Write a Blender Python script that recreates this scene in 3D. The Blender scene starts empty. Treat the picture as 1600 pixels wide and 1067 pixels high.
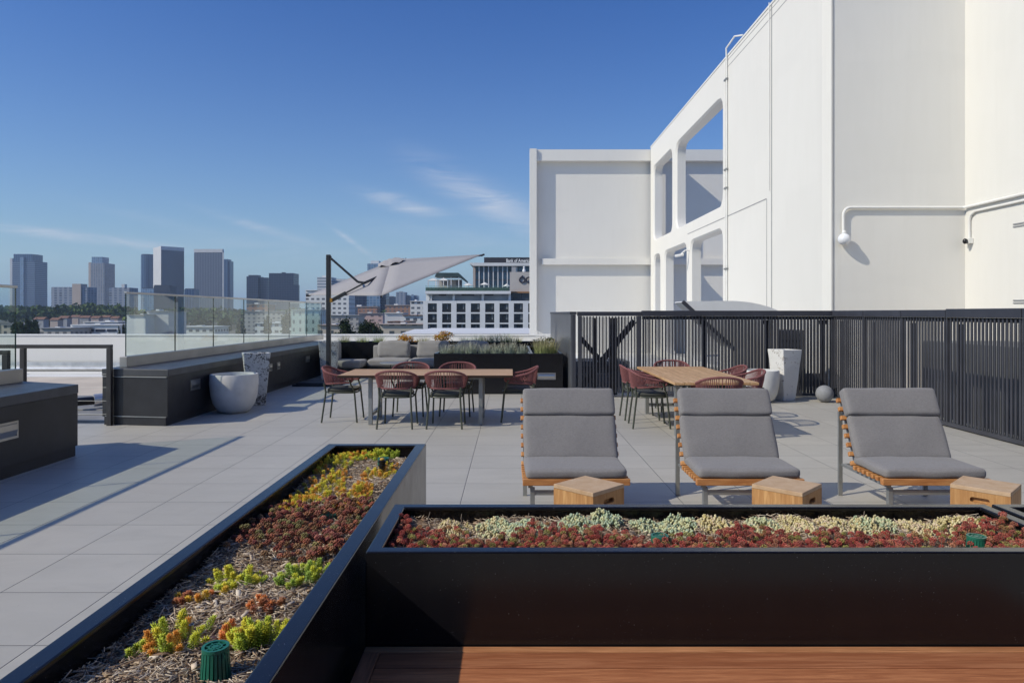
import bpy, bmesh, math, random
import numpy as np
from mathutils import Vector, Matrix, noise as mnoise
R = math.radians
random.seed(7)
rng = np.random.default_rng(11)
SC = bpy.context.scene
COL = SC.collection

# ------------------------------------------------------------------ camera, sky, sun, exposure
cam_d = bpy.data.cameras.new("camera")
cam_d.lens = 24.0
cam_d.sensor_width = 36.0
cam_d.shift_x = 0.0006
cam_d.shift_y = -0.0278
cam_d.clip_start = 0.05
cam_d.clip_end = 20000
cam = bpy.data.objects.new("camera", cam_d)
COL.objects.link(cam)
cam.location = (0, 0, 1.6)
cam.rotation_euler = (R(90), 0, 0)
SC.camera = cam

SUN_AZ, SUN_EL = 24.0, 38.0        # the sun stands to the left and a little behind the camera
to_sun = Vector((-math.cos(R(SUN_AZ)) * math.cos(R(SUN_EL)), -math.sin(R(SUN_AZ)) * math.cos(R(SUN_EL)), math.sin(R(SUN_EL))))
sun_d = bpy.data.lights.new("sun", 'SUN')
sun_d.energy = 4.15
sun_d.angle = R(0.5)
sun_d.color = (1.0, 0.915, 0.755)
sun = bpy.data.objects.new("sun", sun_d)
COL.objects.link(sun)
sun.rotation_euler = to_sun.to_track_quat('Z', 'Y').to_euler()

SC.view_settings.view_transform = 'Standard'
SC.view_settings.look = 'None'
SC.view_settings.gamma = 1.0
SC.view_settings.exposure = -0.2
SC.view_settings.use_curve_mapping = False
SC.render.engine = 'CYCLES'
SC.cycles.max_bounces = 8
SC.cycles.diffuse_bounces = 3
SC.cycles.glossy_bounces = 4
SC.cycles.transparent_max_bounces = 24
SC.cycles.transmission_bounces = 6
SC.cycles.caustics_reflective = False
SC.cycles.caustics_refractive = False

W = bpy.data.worlds.new("World")
SC.world = W
W.use_nodes = True
wt = W.node_tree
for n in list(wt.nodes):
    wt.nodes.remove(n)


def wnode(t, **k):
    n = wt.nodes.new(t)
    for a, b in k.items():
        setattr(n, a, b)
    return n


w_out = wnode('ShaderNodeOutputWorld')
w_bg = wnode('ShaderNodeBackground')
w_bg.inputs['Strength'].default_value = 0.08
w_sky = wnode('ShaderNodeTexSky', sky_type='NISHITA')
w_sky.sun_disc = False
w_sky.sun_elevation = R(SUN_EL)
w_sky.sun_rotation = math.atan2(to_sun.x, to_sun.y) % (2 * math.pi)
w_sky.altitude = 60
w_sky.air_density = 1.0
w_sky.dust_density = 1.2
w_sky.ozone_density = 2.0
w_hsv = wnode('ShaderNodeHueSaturation')
w_hsv.inputs['Saturation'].default_value = 1.38
w_hsv.inputs['Hue'].default_value = 0.515
w_hsv.inputs['Value'].default_value = 1.0
wt.links.new(w_sky.outputs[0], w_hsv.inputs['Color'])


def wmath(op, a, b=None, c=None):
    n = wnode('ShaderNodeMath', operation=op)
    for i, v in enumerate((a, b, c)):
        if v is None:
            continue
        if isinstance(v, (int, float)):
            n.inputs[i].default_value = v
        else:
            wt.links.new(v, n.inputs[i])
    return n.outputs[0]


# thin cirrus: soft elongated patches on the sky sphere, broken up by stretched noise
w_tc = wnode('ShaderNodeTexCoord')
w_sep = wnode('ShaderNodeSeparateXYZ')
wt.links.new(w_tc.outputs['Generated'], w_sep.inputs[0])
w_yy = wmath('MAXIMUM', w_sep.outputs[1], 0.02)
w_a = wmath('DIVIDE', w_sep.outputs[0], w_yy)
w_e = wmath('DIVIDE', w_sep.outputs[2], w_yy)
w_cmb = wnode('ShaderNodeCombineXYZ')
wt.links.new(w_a, w_cmb.inputs[0])
wt.links.new(w_e, w_cmb.inputs[1])
w_map = wnode('ShaderNodeMapping')
w_map.inputs['Rotation'].default_value = (0, 0, R(18))
w_map.inputs['Scale'].default_value = (7, 46, 1)
wt.links.new(w_cmb.outputs[0], w_map.inputs[0])
w_noi = wnode('ShaderNodeTexNoise')
w_noi.inputs['Scale'].default_value = 1.0
w_noi.inputs['Detail'].default_value = 12
w_noi.inputs['Roughness'].default_value = 0.6
w_noi.inputs['Distortion'].default_value = 1.1
wt.links.new(w_map.outputs[0], w_noi.inputs['Vector'])
w_noi_r = wmath('MULTIPLY_ADD', w_noi.outputs[0], 2.9, -0.85)
w_noi_c = wmath('MINIMUM', wmath('MAXIMUM', w_noi_r, 0.0), 1.0)
cl_total = None
#            azimuth, height, tilt,  half length, half width, strength
for (ca, ce, tl, hl, hw, st) in [(-0.640, 0.112, -7, 0.130, 0.0065, 0.80), (-0.160, 0.160, -14, 0.052, 0.010, 0.85),
                                 (-0.035, 0.165, -28, 0.100, 0.022, 0.75), (-0.235, 0.105, -36, 0.034, 0.0035, 0.60),
                                 (-0.360, 0.122, -17, 0.080, 0.006, 0.40), (-0.080, 0.110, -8, 0.120, 0.016, 0.22),
                                 (-0.520, 0.135, -14, 0.120, 0.008, 0.12), (-0.30, 0.09, -5, 0.2, 0.02, 0.16), (-0.62, 0.075, -3, 0.25, 0.02, 0.16)]:
    c_, s_ = math.cos(R(tl)), math.sin(R(tl))
    u = wmath('ADD', wmath('MULTIPLY', wmath('SUBTRACT', w_a, ca), c_ / hl), wmath('MULTIPLY', wmath('SUBTRACT', w_e, ce), s_ / hl))
    v = wmath('ADD', wmath('MULTIPLY', wmath('SUBTRACT', w_a, ca), -s_ / hw), wmath('MULTIPLY', wmath('SUBTRACT', w_e, ce), c_ / hw))
    r2 = wmath('ADD', wmath('MULTIPLY', u, u), wmath('MULTIPLY', v, v))
    g = wmath('MULTIPLY', wmath('EXPONENT', wmath('MULTIPLY', r2, -1.0)), st)
    cl_total = g if cl_total is None else wmath('ADD', cl_total, g)
w_el = wmath('MAXIMUM', w_sep.outputs[2], 0.0)
w_hz = wmath('MULTIPLY', wmath('EXPONENT', wmath('MULTIPLY', w_el, -6.5)), 0.92)
w_low = wnode('ShaderNodeMix', data_type='RGBA')
wt.links.new(w_hz, w_low.inputs[0])
wt.links.new(w_hsv.outputs[0], w_low.inputs[6])
w_low.inputs[7].default_value = (6.6, 5.6, 5.5, 1)
w_cl = wmath('MINIMUM', wmath('MULTIPLY', cl_total, w_noi_c), 0.8)
w_tint = wnode('ShaderNodeMix', data_type='RGBA', blend_type='MULTIPLY')
w_tint.inputs[0].default_value = 1.0
wt.links.new(w_low.outputs[2], w_tint.inputs[6])
w_tint.inputs[7].default_value = (0.91, 1.44, 1.80, 1)
w_mix = wnode('ShaderNodeMix', data_type='RGBA')
wt.links.new(w_cl, w_mix.inputs[0])
wt.links.new(w_tint.outputs[2], w_mix.inputs[6])
w_mix.inputs[7].default_value = (8.8, 9.6, 11.2, 1)
wt.links.new(w_mix.outputs[2], w_bg.inputs['Color'])
wt.links.new(w_bg.outputs[0], w_out.inputs['Surface'])

# ------------------------------------------------------------------ measuring (image plane of the photo -> metres)
F_, CX_, CY_, H_ = 1067.0, 799.0, 489.0, 1.6


def gx(px, y):
    return (px - CX_) / F_ * y


def gz(py, y):
    return H_ - (py - CY_) / F_ * y


def gy(py, z=0.0):
    return (H_ - z) * F_ / (py - CY_)


def at(px, py, y):
    return Vector((gx(px, y), y, gz(py, y)))


def on(px, py, z=0.0):
    y = gy(py, z)
    return Vector((gx(px, y), y, z))


# ------------------------------------------------------------------ mesh building
class MB:
    def __init__(s):
        s.v = []
        s.f = []
        s.col = []

    def add(s, vs, fs, col=None):
        o = len(s.v)
        s.v.extend([tuple(v) for v in vs])
        s.f.extend([tuple(i + o for i in f) for f in fs])
        if col is not None:
            s.col.extend([col] * len(vs))
        return s

    def hexa(s, b, t, col=None):
        return s.add(list(b) + list(t), [(3, 2, 1, 0), (4, 5, 6, 7), (0, 1, 5, 4), (1, 2, 6, 5), (2, 3, 7, 6), (3, 0, 4, 7)], col)

    def box(s, x0, x1, y0, y1, z0, z1, col=None):
        return s.hexa([(x0, y0, z0), (x1, y0, z0), (x1, y1, z0), (x0, y1, z0)], [(x0, y0, z1), (x1, y0, z1), (x1, y1, z1), (x0, y1, z1)], col)

    def obox(s, c, size, M=None, col=None):
        hx, hy, hz = size[0] / 2, size[1] / 2, size[2] / 2
        c = Vector(c)
        pts = [Vector((a * hx, b * hy, d * hz)) for d in (-1, 1) for a, b in ((-1, -1), (1, -1), (1, 1), (-1, 1))]
        if M is not None:
            pts = [M @ p for p in pts]
        pts = [p + c for p in pts]
        return s.hexa(pts[:4], pts[4:], col)

    def bar(s, p, q, w, h, up=(0, 0, 1), col=None):
        p, q = Vector(p), Vector(q)
        d = (q - p).normalized()
        u = Vector(up)
        if abs(d.dot(u)) > 0.98:
            u = Vector((0, 1, 0))
        a = d.cross(u).normalized() * (w / 2)
        b = a.cross(d).normalized() * (h / 2)
        return s.hexa([p - a - b, p + a - b, p + a + b, p - a + b], [q - a - b, q + a - b, q + a + b, q - a + b], col)

    def tube(s, pts, r, n=8, closed=False, r2=None):
        pts = [Vector(p) for p in pts]
        m = len(pts)
        rings = []
        prev = None
        for i in range(m):
            if closed:
                t = (pts[(i + 1) % m] - pts[i - 1]).normalized()
            else:
                t = (pts[min(i + 1, m - 1)] - pts[max(i - 1, 0)]).normalized()
            if prev is None:
                ref = Vector((0, 0, 1)) if abs(t.z) < 0.9 else Vector((1, 0, 0))
                nrm = t.cross(ref).normalized()
            else:
                nrm = (prev - t * prev.dot(t)).normalized()
            prev = nrm
            bi = t.cross(nrm)
            rr = r if r2 is None else r + (r2 - r) * i / max(1, m - 1)
            rings.append([pts[i] + (nrm * math.cos(2 * math.pi * k / n) + bi * math.sin(2 * math.pi * k / n)) * rr for k in range(n)])
        vs = [p for rg in rings for p in rg]
        fs = []
        for i in range(m if closed else m - 1):
            j = (i + 1) % m
            for k in range(n):
                fs.append((i * n + k, i * n + (k + 1) % n, j * n + (k + 1) % n, j * n + k))
        if not closed:
            fs.append(tuple(reversed(range(n))))
            fs.append(tuple((m - 1) * n + k for k in range(n)))
        return s.add(vs, fs)

    def lathe(s, prof, n=32, c=(0, 0, 0), cap0=True, cap1=True):
        vs = []
        for (r, z) in prof:
            for k in range(n):
                a = 2 * math.pi * k / n
                vs.append((c[0] + r * math.cos(a), c[1] + r * math.sin(a), c[2] + z))
        fs = []
        for i in range(len(prof) - 1):
            for k in range(n):
                fs.append((i * n + k, i * n + (k + 1) % n, (i + 1) * n + (k + 1) % n, (i + 1) * n + k))
        if cap0:
            fs.append(tuple(reversed(range(n))))
        if cap1:
            fs.append(tuple((len(prof) - 1) * n + k for k in range(n)))
        return s.add(vs, fs)

    def prism(s, poly, z0, z1, col=None):
        n = len(poly)
        vs = [(p[0], p[1], z0) for p in poly] + [(p[0], p[1], z1) for p in poly]
        fs = [tuple(reversed(range(n))), tuple(range(n, 2 * n))] + [(i, (i + 1) % n, n + (i + 1) % n, n + i) for i in range(n)]
        return s.add(vs, fs, col)

    def extrude_y(s, poly, y0, y1):      # polygon in x, z
        n = len(poly)
        vs = [(p[0], y0, p[1]) for p in poly] + [(p[0], y1, p[1]) for p in poly]
        fs = [tuple(range(n)), tuple(reversed(range(n, 2 * n)))] + [(i, n + i, n + (i + 1) % n, (i + 1) % n) for i in range(n)]
        return s.add(vs, fs)

    def extrude_x(s, poly, x0, x1):      # polygon in y, z
        n = len(poly)
        vs = [(x0, p[0], p[1]) for p in poly] + [(x1, p[0], p[1]) for p in poly]
        fs = [tuple(reversed(range(n))), tuple(range(n, 2 * n))] + [(i, (i + 1) % n, n + (i + 1) % n, n + i) for i in range(n)]
        return s.add(vs, fs)

    def cushion(s, c, size, r=0.04, bulge=0.015, n=10, M=None, wob=0.0, seed=0.0):
        hx, hy, hz = size[0] / 2, size[1] / 2, size[2] / 2
        r = min(r, hx, hy, hz)
        idx = {}
        vs = []
        fs = []

        def vid(a, b, d):
            key = (round(a, 5), round(b, 5), round(d, 5))
            if key in idx:
                return idx[key]
            p = Vector((a * hx, b * hy, d * hz))
            q = Vector((max(-hx + r, min(hx - r, p.x)), max(-hy + r, min(hy - r, p.y)), max(-hz + r, min(hz - r, p.z))))
            e = p - q
            if e.length > 1e-9:
                p = q + e.normalized() * r
            p.z += bulge * (1 - a * a) * (1 - b * b) * d
            p.x += bulge * 0.5 * (1 - d * d) * (1 - b * b) * a
            p.y += bulge * 0.5 * (1 - d * d) * (1 - a * a) * b
            if wob:
                p += mnoise.noise_vector(Vector((p.x * 5 + seed, p.y * 5 + seed * 0.7, p.z * 7))) * wob
            if M is not None:
                p = M @ p
            p = p + Vector(c)
            idx[key] = len(vs)
            vs.append(p)
            return idx[key]
        # denser sampling towards the edges
        g = [math.copysign(1 - (1 - abs(t)) ** 1.6, t) for t in (-1 + 2 * i / n for i in range(n + 1))]
        for ax in range(3):
            for sg in (-1, 1):
                for i in range(n):
                    for j in range(n):
                        q = []
                        for (u, v) in ((g[i], g[j]), (g[i + 1], g[j]), (g[i + 1], g[j + 1]), (g[i], g[j + 1])):
                            k = [0, 0, 0]
                            k[ax] = sg
                            k[(ax + 1) % 3] = u
                            k[(ax + 2) % 3] = v
                            q.append(vid(*k))
                        fs.append(tuple(q) if sg > 0 else tuple(reversed(q)))
        return s.add(vs, fs)

    def build(s, name, mat, parent=None, smooth=False, bevel=0.0, seg=2, loc=None):
        me = bpy.data.meshes.new(name)
        me.from_pydata(s.v, [], s.f)
        me.update()
        if s.col and len(s.col) == len(s.v):
            at_ = me.color_attributes.new("tint", 'FLOAT_COLOR', 'POINT')
            at_.data.foreach_set('color', np.array([tuple(c) + (1.0,) if len(c) == 3 else tuple(c) for c in s.col], dtype=np.float32).ravel())
        me.materials.append(mat)
        if smooth:
            me.polygons.foreach_set('use_smooth', [True] * len(me.polygons))
            if smooth == 'auto':
                me.set_sharp_from_angle(angle=R(40))
        ob = bpy.data.objects.new(name, me)
        COL.objects.link(ob)
        if parent is not None:
            ob.parent = parent
        if loc is not None:
            ob.location = loc
        if bevel > 0:
            b = ob.modifiers.new("bevel", 'BEVEL')
            b.width = bevel
            b.segments = seg
            b.limit_method = 'ANGLE'
            b.angle_limit = R(40)
            b.harden_normals = False
        return ob


def np_mesh(name, V, T, mat, parent=None, colors=None, smooth=True, quads=False):
    k = 4 if quads else 3
    me = bpy.data.meshes.new(name)
    V = np.asarray(V, dtype=np.float32)
    T = np.asarray(T, dtype=np.int32)
    me.vertices.add(len(V))
    me.vertices.foreach_set('co', V.ravel())
    me.loops.add(T.size)
    me.loops.foreach_set('vertex_index', T.ravel())
    me.polygons.add(len(T))
    me.polygons.foreach_set('loop_start', np.arange(0, T.size, k, dtype=np.int32))
    me.polygons.foreach_set('loop_total', np.full(len(T), k, dtype=np.int32))
    me.update(calc_edges=True)
    if smooth:
        me.polygons.foreach_set('use_smooth', np.ones(len(T), dtype=bool))
    if colors is not None:
        a = me.color_attributes.new("tint", 'FLOAT_COLOR', 'POINT')
        c = np.ones((len(V), 4), dtype=np.float32)
        c[:, :3] = colors
        a.data.foreach_set('color', c.ravel())
    me.materials.append(mat)
    ob = bpy.data.objects.new(name, me)
    COL.objects.link(ob)
    if parent is not None:
        ob.parent = parent
    return ob


def tag(o, label=None, cat=None, group=None, kind=None):
    if label:
        o['label'] = label
    if cat:
        o['category'] = cat
    if group:
        o['group'] = group
    if kind:
        o['kind'] = kind
    return o


def thing(name, label, cat, loc=(0, 0, 0), rz=0.0, group=None):
    o = bpy.data.objects.new(name, None)
    COL.objects.link(o)
    o.empty_display_size = 0.1
    o.location = loc
    o.rotation_euler = (0, 0, rz)
    return tag(o, label, cat, group)


def dup(root, loc, rz, label, group=None):
    r = root.copy()
    COL.objects.link(r)
    r.location = loc
    r.rotation_euler = (0, 0, rz)
    r['label'] = label
    if group:
        r['group'] = group
    for ch in list(root.children):
        c = ch.copy()
        COL.objects.link(c)
        c.parent = r
        for g in list(ch.children):
            d = g.copy()
            COL.objects.link(d)
            d.parent = c
    return r


# ------------------------------------------------------------------ materials
class NT:
    """small helper round a node tree"""

    def __init__(s, name):
        s.m = bpy.data.materials.new(name)
        s.m.use_nodes = True
        s.t = s.m.node_tree
        for n in list(s.t.nodes):
            s.t.nodes.remove(n)
        s.out = s.n('ShaderNodeOutputMaterial')
        s.b = s.n('ShaderNodeBsdfPrincipled')
        s.t.links.new(s.b.outputs[0], s.out.inputs['Surface'])
        s.tc = s.n('ShaderNodeTexCoord')
        s.obj = s.tc.outputs['Object']

    def n(s, t, **k):
        x = s.t.nodes.new(t)
        for a, b in k.items():
            setattr(x, a, b)
        return x

    def put(s, v, sock):
        if isinstance(v, (int, float)):
            sock.default_value = v
        elif isinstance(v, tuple):
            sock.default_value = v if len(v) == 4 or len(v) != 3 or sock.type != 'RGBA' else v + (1.0,)
        else:
            s.t.links.new(v, sock)

    def math(s, op, a, b=None, c=None, clamp=False):
        x = s.n('ShaderNodeMath', operation=op)
        x.use_clamp = clamp
        for i, v in enumerate((a, b, c)):
            if v is not None:
                s.put(v, x.inputs[i])
        return x.outputs[0]

    def mix(s, f, a, b, mode='MIX'):
        x = s.n('ShaderNodeMix', data_type='RGBA', blend_type=mode)
        s.put(f, x.inputs[0])
        s.put(a, x.inputs[6])
        s.put(b, x.inputs[7])
        return x.outputs[2]

    def noise(s, scale, detail=4, rough=0.55, vec=None, dist=0.0, stretch=None):
        v = s.obj if vec is None else vec
        if stretch is not None:
            mp = s.n('ShaderNodeMapping')
            mp.inputs['Scale'].default_value = stretch
            s.t.links.new(v, mp.inputs[0])
            v = mp.outputs[0]
        x = s.n('ShaderNodeTexNoise')
        x.inputs['Scale'].default_value = scale
        x.inputs['Detail'].default_value = detail
        x.inputs['Roughness'].default_value = rough
        x.inputs['Distortion'].default_value = dist
        s.t.links.new(v, x.inputs['Vector'])
        return x.outputs[0]

    def ramp(s, f, stops):
        x = s.n('ShaderNodeValToRGB')
        e = x.color_ramp.elements
        while len(e) < len(stops):
            e.new(0.5)
        for i, (p, c) in enumerate(stops):
            e[i].position = p
            e[i].color = tuple(c) + (1.0,) if len(c) == 3 else c
        s.put(f, x.inputs[0])
        return x.outputs[0]

    def bump(s, h, strength=0.2, dist=0.01):
        x = s.n('ShaderNodeBump')
        x.inputs['Strength'].default_value = strength
        x.inputs['Distance'].default_value = dist
        s.put(h, x.inputs['Height'])
        s.t.links.new(x.outputs[0], s.b.inputs['Normal'])

    def sep(s, vec=None):
        x = s.n('ShaderNodeSeparateXYZ')
        s.t.links.new(s.obj if vec is None else vec, x.inputs[0])
        return x.outputs

    def set(s, col=None, rough=None, metal=None, spec=None):
        if col is not None:
            s.put(col, s.b.inputs['Base Color'])
        if rough is not None:
            s.put(rough, s.b.inputs['Roughness'])
        if metal is not None:
            s.put(metal, s.b.inputs['Metallic'])
        if spec is not None:
            s.put(spec, s.b.inputs['Specular IOR Level'])
        return s.m


def scl(c, k):
    return tuple(min(1.0, x * k) for x in c)


def plain(name, col, rough=0.5, metal=0.0, var=0.12, vs=6.0, bump=0.0, bs=120.0, spec=0.5, rvar=0.0, bdist=0.002):
    t = NT(name)
    f = t.noise(vs, 5)
    f2 = t.math('MULTIPLY_ADD', f, 2.4, -0.7, clamp=True)
    c = t.mix(f2, scl(col, 1 - var), scl(col, 1 + var))
    if bump > 0:
        t.bump(t.noise(bs, 3), bump, bdist)
    r = rough if rvar == 0 else t.math('MULTIPLY_ADD', t.noise(vs * 2.3, 4), rvar * 2, rough - rvar)
    return t.set(c, r, metal, spec)


def facade(name, wall, glass, pu, pz, fu, fz, rough_w=0.7, rough_g=0.25, ou=0.0, oz=0.0, var=0.0, spec=0.5, gmetal=0.0):
    """wall with a grid of window panes; pu, pz = pitch in metres, fu, fz = share of the pitch that is pane"""
    t = NT(name)
    o = t.sep()
    u = t.math('ADD', o[0], o[1])
    a = t.math('FRACT', t.math('MULTIPLY_ADD', u, 1.0 / pu, ou))
    b = t.math('FRACT', t.math('MULTIPLY_ADD', o[2], 1.0 / pz, oz))
    m = t.math('MULTIPLY', t.math('LESS_THAN', a, fu), t.math('LESS_THAN', b, fz))
    gcol = glass
    if var > 0:
        cell = t.n('ShaderNodeCombineXYZ')
        t.put(t.math('FLOOR', t.math('MULTIPLY_ADD', u, 1.0 / pu, ou)), cell.inputs[0])
        t.put(t.math('FLOOR', t.math('MULTIPLY_ADD', o[2], 1.0 / pz, oz)), cell.inputs[1])
        wn = t.n('ShaderNodeTexWhiteNoise', noise_dimensions='3D')
        t.t.links.new(cell.outputs[0], wn.inputs[0])
        gcol = t.mix(wn.outputs[0], scl(glass, 1 - var), scl(glass, 1 + var * 1.6))
    wv = t.noise(0.05, 4)
    wc = t.mix(wv, scl(wall, 0.88), scl(wall, 1.08))
    c = t.mix(m, wc, gcol)
    r = t.math('MULTIPLY_ADD', m, rough_g - rough_w, rough_w)
    t.put(t.math('MULTIPLY', m, gmetal), t.b.inputs['Metallic'])
    return t.set(c, r, None, spec)


def teak(name, axis, a=(0.42, 0.20, 0.075), b=(0.60, 0.33, 0.14), plank=None, plank_axis=1, rough=0.5, scale=1.0, dark=(0.2, 0.08, 0.03), gap=0.03):
    t = NT(name)
    st = [14.0, 14.0, 14.0]
    st[axis] = 0.9
    vec = t.obj
    if plank:
        o = t.sep()
        fl = t.math('FLOOR', t.math('MULTIPLY', o[plank_axis], 1.0 / plank))
        wn = t.n('ShaderNodeTexWhiteNoise', noise_dimensions='1D')
        t.put(fl, wn.inputs['W'])
        ad = t.n('ShaderNodeVectorMath', operation='MULTIPLY_ADD')
        t.t.links.new(wn.outputs[1], ad.inputs[0])
        ad.inputs[1].default_value = (7, 7, 7)
        t.t.links.new(t.obj, ad.inputs[2])
        vec = ad.outputs[0]
    g = t.noise(2.2 * scale, 7, 0.65, vec, 0.8, tuple(st))
    g2 = t.noise(9 * scale, 4, 0.6, vec, 0.3, tuple(st))
    c = t.ramp(g, [(0.25, scl(a, 0.7)), (0.45, a), (0.6, b), (0.8, scl(b, 1.1))])
    c = t.mix(t.math('MULTIPLY_ADD', g2, 1.6, -0.62, clamp=True), c, dark)
    if plank:
        c = t.mix(t.math('MULTIPLY', wn.outputs[0], 0.45), c, scl(a, 0.75))
        fr = t.math('FRACT', t.math('MULTIPLY', o[plank_axis], 1.0 / plank))
        e = t.math('LESS_THAN', fr, gap)
        c = t.mix(e, c, (0.03, 0.015, 0.008, 1))
    t.bump(g2, 0.15, 0.002)
    return t.set(c, rough, 0.0, 0.4)


def tinted(name, rough=0.5, spec=0.4, sss=0.0, mul=1.0):
    t = NT(name)
    a = t.n('ShaderNodeVertexColor', layer_name='tint')
    f = t.noise(60, 3)
    c = t.mix(t.math('MULTIPLY_ADD', f, 1.2, -0.2, clamp=True), a.outputs[0], (0.5, 0.5, 0.5, 1), 'MULTIPLY')
    c = t.mix(0.40, a.outputs[0], c)
    m = t.set(c, rough, 0.0, spec)
    if sss > 0:
        t.b.inputs['Subsurface Weight'].default_value = sss
        t.b.inputs['Subsurface Radius'].default_value = (0.004, 0.003, 0.002)
    return m


M = {}
# deck tiles: square porcelain pavers with open joints
t = NT('deck_tile')
o = t.sep()
TP = 0.6244
ua = t.math('MULTIPLY_ADD', o[0], 1 / TP, 2.302 / TP + 20)
va = t.math('MULTIPLY_ADD', o[1], 1 / TP, -3.289 / TP + 20)
cell = t.n('ShaderNodeCombineXYZ')
t.put(t.math('FLOOR', ua), cell.inputs[0])
t.put(t.math('FLOOR', va), cell.inputs[1])
wn = t.n('ShaderNodeTexWhiteNoise', noise_dimensions='3D')
t.t.links.new(cell.outputs[0], wn.inputs[0])
du = t.math('ABSOLUTE', t.math('SUBTRACT', t.math('FRACT', t.math('ADD', ua, 0.5)), 0.5))
dv = t.math('ABSOLUTE', t.math('SUBTRACT', t.math('FRACT', t.math('ADD', va, 0.5)), 0.5))
dm = t.math('MINIMUM', du, dv)
joint = t.math('LESS_THAN', dm, 0.0034)
jsoft = t.math('SUBTRACT', 1.0, t.math('DIVIDE', dm, 0.011), clamp=True)
shift = t.n('ShaderNodeVectorMath', operation='MULTIPLY_ADD')
t.t.links.new(wn.outputs[1], shift.inputs[0])
shift.inputs[1].default_value = (9, 9, 9)
t.t.links.new(t.obj, shift.inputs[2])
sv = shift.outputs[0]
n1 = t.noise(1.5, 6, 0.6, sv, 0.6, (1.0, 2.6, 1.0))
n2 = t.noise(11, 5, 0.6, sv)
n3 = t.noise(0.45, 4, 0.55)
n4 = t.noise(160, 2, 0.5)
base = t.ramp(n1, [(0.28, (0.399, 0.379, 0.337)), (0.5, (0.457, 0.434, 0.388)), (0.72, (0.495, 0.469, 0.418))])
base = t.mix(t.math('MULTIPLY', n2, 0.35), base, (0.516, 0.490, 0.435, 1))
base = t.mix(t.math('MULTIPLY', wn.outputs[0], 0.50), base, (0.409, 0.390, 0.347, 1))
base = t.mix(t.math('MULTIPLY_ADD', n3, 1.8, -0.75, clamp=True), base, (0.387, 0.366, 0.322, 1))
base = t.mix(t.math('MULTIPLY', t.math('GREATER_THAN', n4, 0.66), 0.25), base, (0.538, 0.526, 0.488, 1))
n5 = t.noise(2.3, 7, 0.68, None, 1.0)
base = t.mix(t.math('MULTIPLY', t.math('MULTIPLY_ADD', n5, 5.0, -2.95, clamp=True), 0.22), base, (0.259, 0.248, 0.220, 1))
n6 = t.noise(26, 3, 0.6, None, 0.4)
base = t.mix(t.math('MULTIPLY', t.math('GREATER_THAN', n6, 0.735), 0.30), base, (0.236, 0.221, 0.195, 1))
base = t.mix(t.math('MULTIPLY', jsoft, 0.12), base, (0.215, 0.205, 0.185, 1))
base = t.mix(joint, base, (0.035, 0.036, 0.04, 1))
t.bump(t.math('MULTIPLY_ADD', jsoft, -1.0, t.math('MULTIPLY', n2, 0.06)), 0.5, 0.004)
M['tile'] = t.set(base, t.math('MULTIPLY_ADD', n2, 0.25, 0.38), 0.0, 0.45)

M['black'] = plain('black_powder_coat', (0.012, 0.012, 0.015), 0.33, 0, 0.25, 5, 0.06, 900, 0.5, 0.06)
# black planter paint with pale dust specks and water marks
t = NT('planter_paint')
d1 = t.noise(240, 2, 0.5)
d2 = t.noise(7, 4, 0.6)
sp = t.math('MULTIPLY', t.math('GREATER_THAN', d1, 0.735), t.math('GREATER_THAN', d2, 0.47))
dr = t.math('MULTIPLY_ADD', t.noise(3.0, 5, 0.6, None, 0.2, (6.0, 6.0, 0.5)), 1.6, -0.75, clamp=True)
c = t.mix(t.math('MULTIPLY', dr, 0.25), (0.007, 0.007, 0.009, 1), (0.024, 0.022, 0.021, 1))
c = t.mix(t.math('MULTIPLY', sp, 0.5), c, (0.4, 0.4, 0.42, 1))
t.bump(t.noise(700, 2), 0.05, 0.001)
M['planter'] = t.set(c, t.math('MULTIPLY_ADD', d2, 0.14, 0.16), 0.0, 0.48)
M['bench_panel'] = plain('bench_panel', (0.022, 0.022, 0.026), 0.42, 0, 0.3, 3, 0.1, 400, 0.45, 0.08)
M['bench_top'] = plain('bench_top', (0.06, 0.063, 0.07), 0.40, 0, 0.25, 4, 0.1, 300, 0.5, 0.1)
M['steel'] = plain('brushed_steel', (0.50, 0.49, 0.47), 0.34, 1.0, 0.12, 3, 0.05, 300, 0.5, 0.08)
M['steel_shoe'] = plain('steel_shoe', (0.46, 0.44, 0.41), 0.42, 0.9, 0.2, 1.2, 0.05, 200, 0.5, 0.1)
M['fence'] = plain('fence_paint', (0.050, 0.052, 0.064), 0.42, 0, 0.2, 3, 0.05, 500)
M['fence_cap'] = plain('fence_cap_paint', (0.04, 0.042, 0.055), 0.38, 0, 0.2, 3)
M['fence_sheet'] = plain('fence_sheet_paint', (0.13, 0.135, 0.15), 0.32, 0.3, 0.15, 2, 0.04, 6)
M['galv'] = plain('grey_metal_paint', (0.30, 0.31, 0.31), 0.45, 0.5, 0.12, 8)
M['olive'] = plain('olive_green_paint', (0.055, 0.062, 0.045), 0.45, 0, 0.15, 8)
M['pole'] = plain('charcoal_pole_paint', (0.035, 0.036, 0.038), 0.42, 0.2, 0.15, 5)
M['rail'] = plain('dark_rail_paint', (0.04, 0.037, 0.037), 0.45, 0, 0.2, 6)
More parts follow.
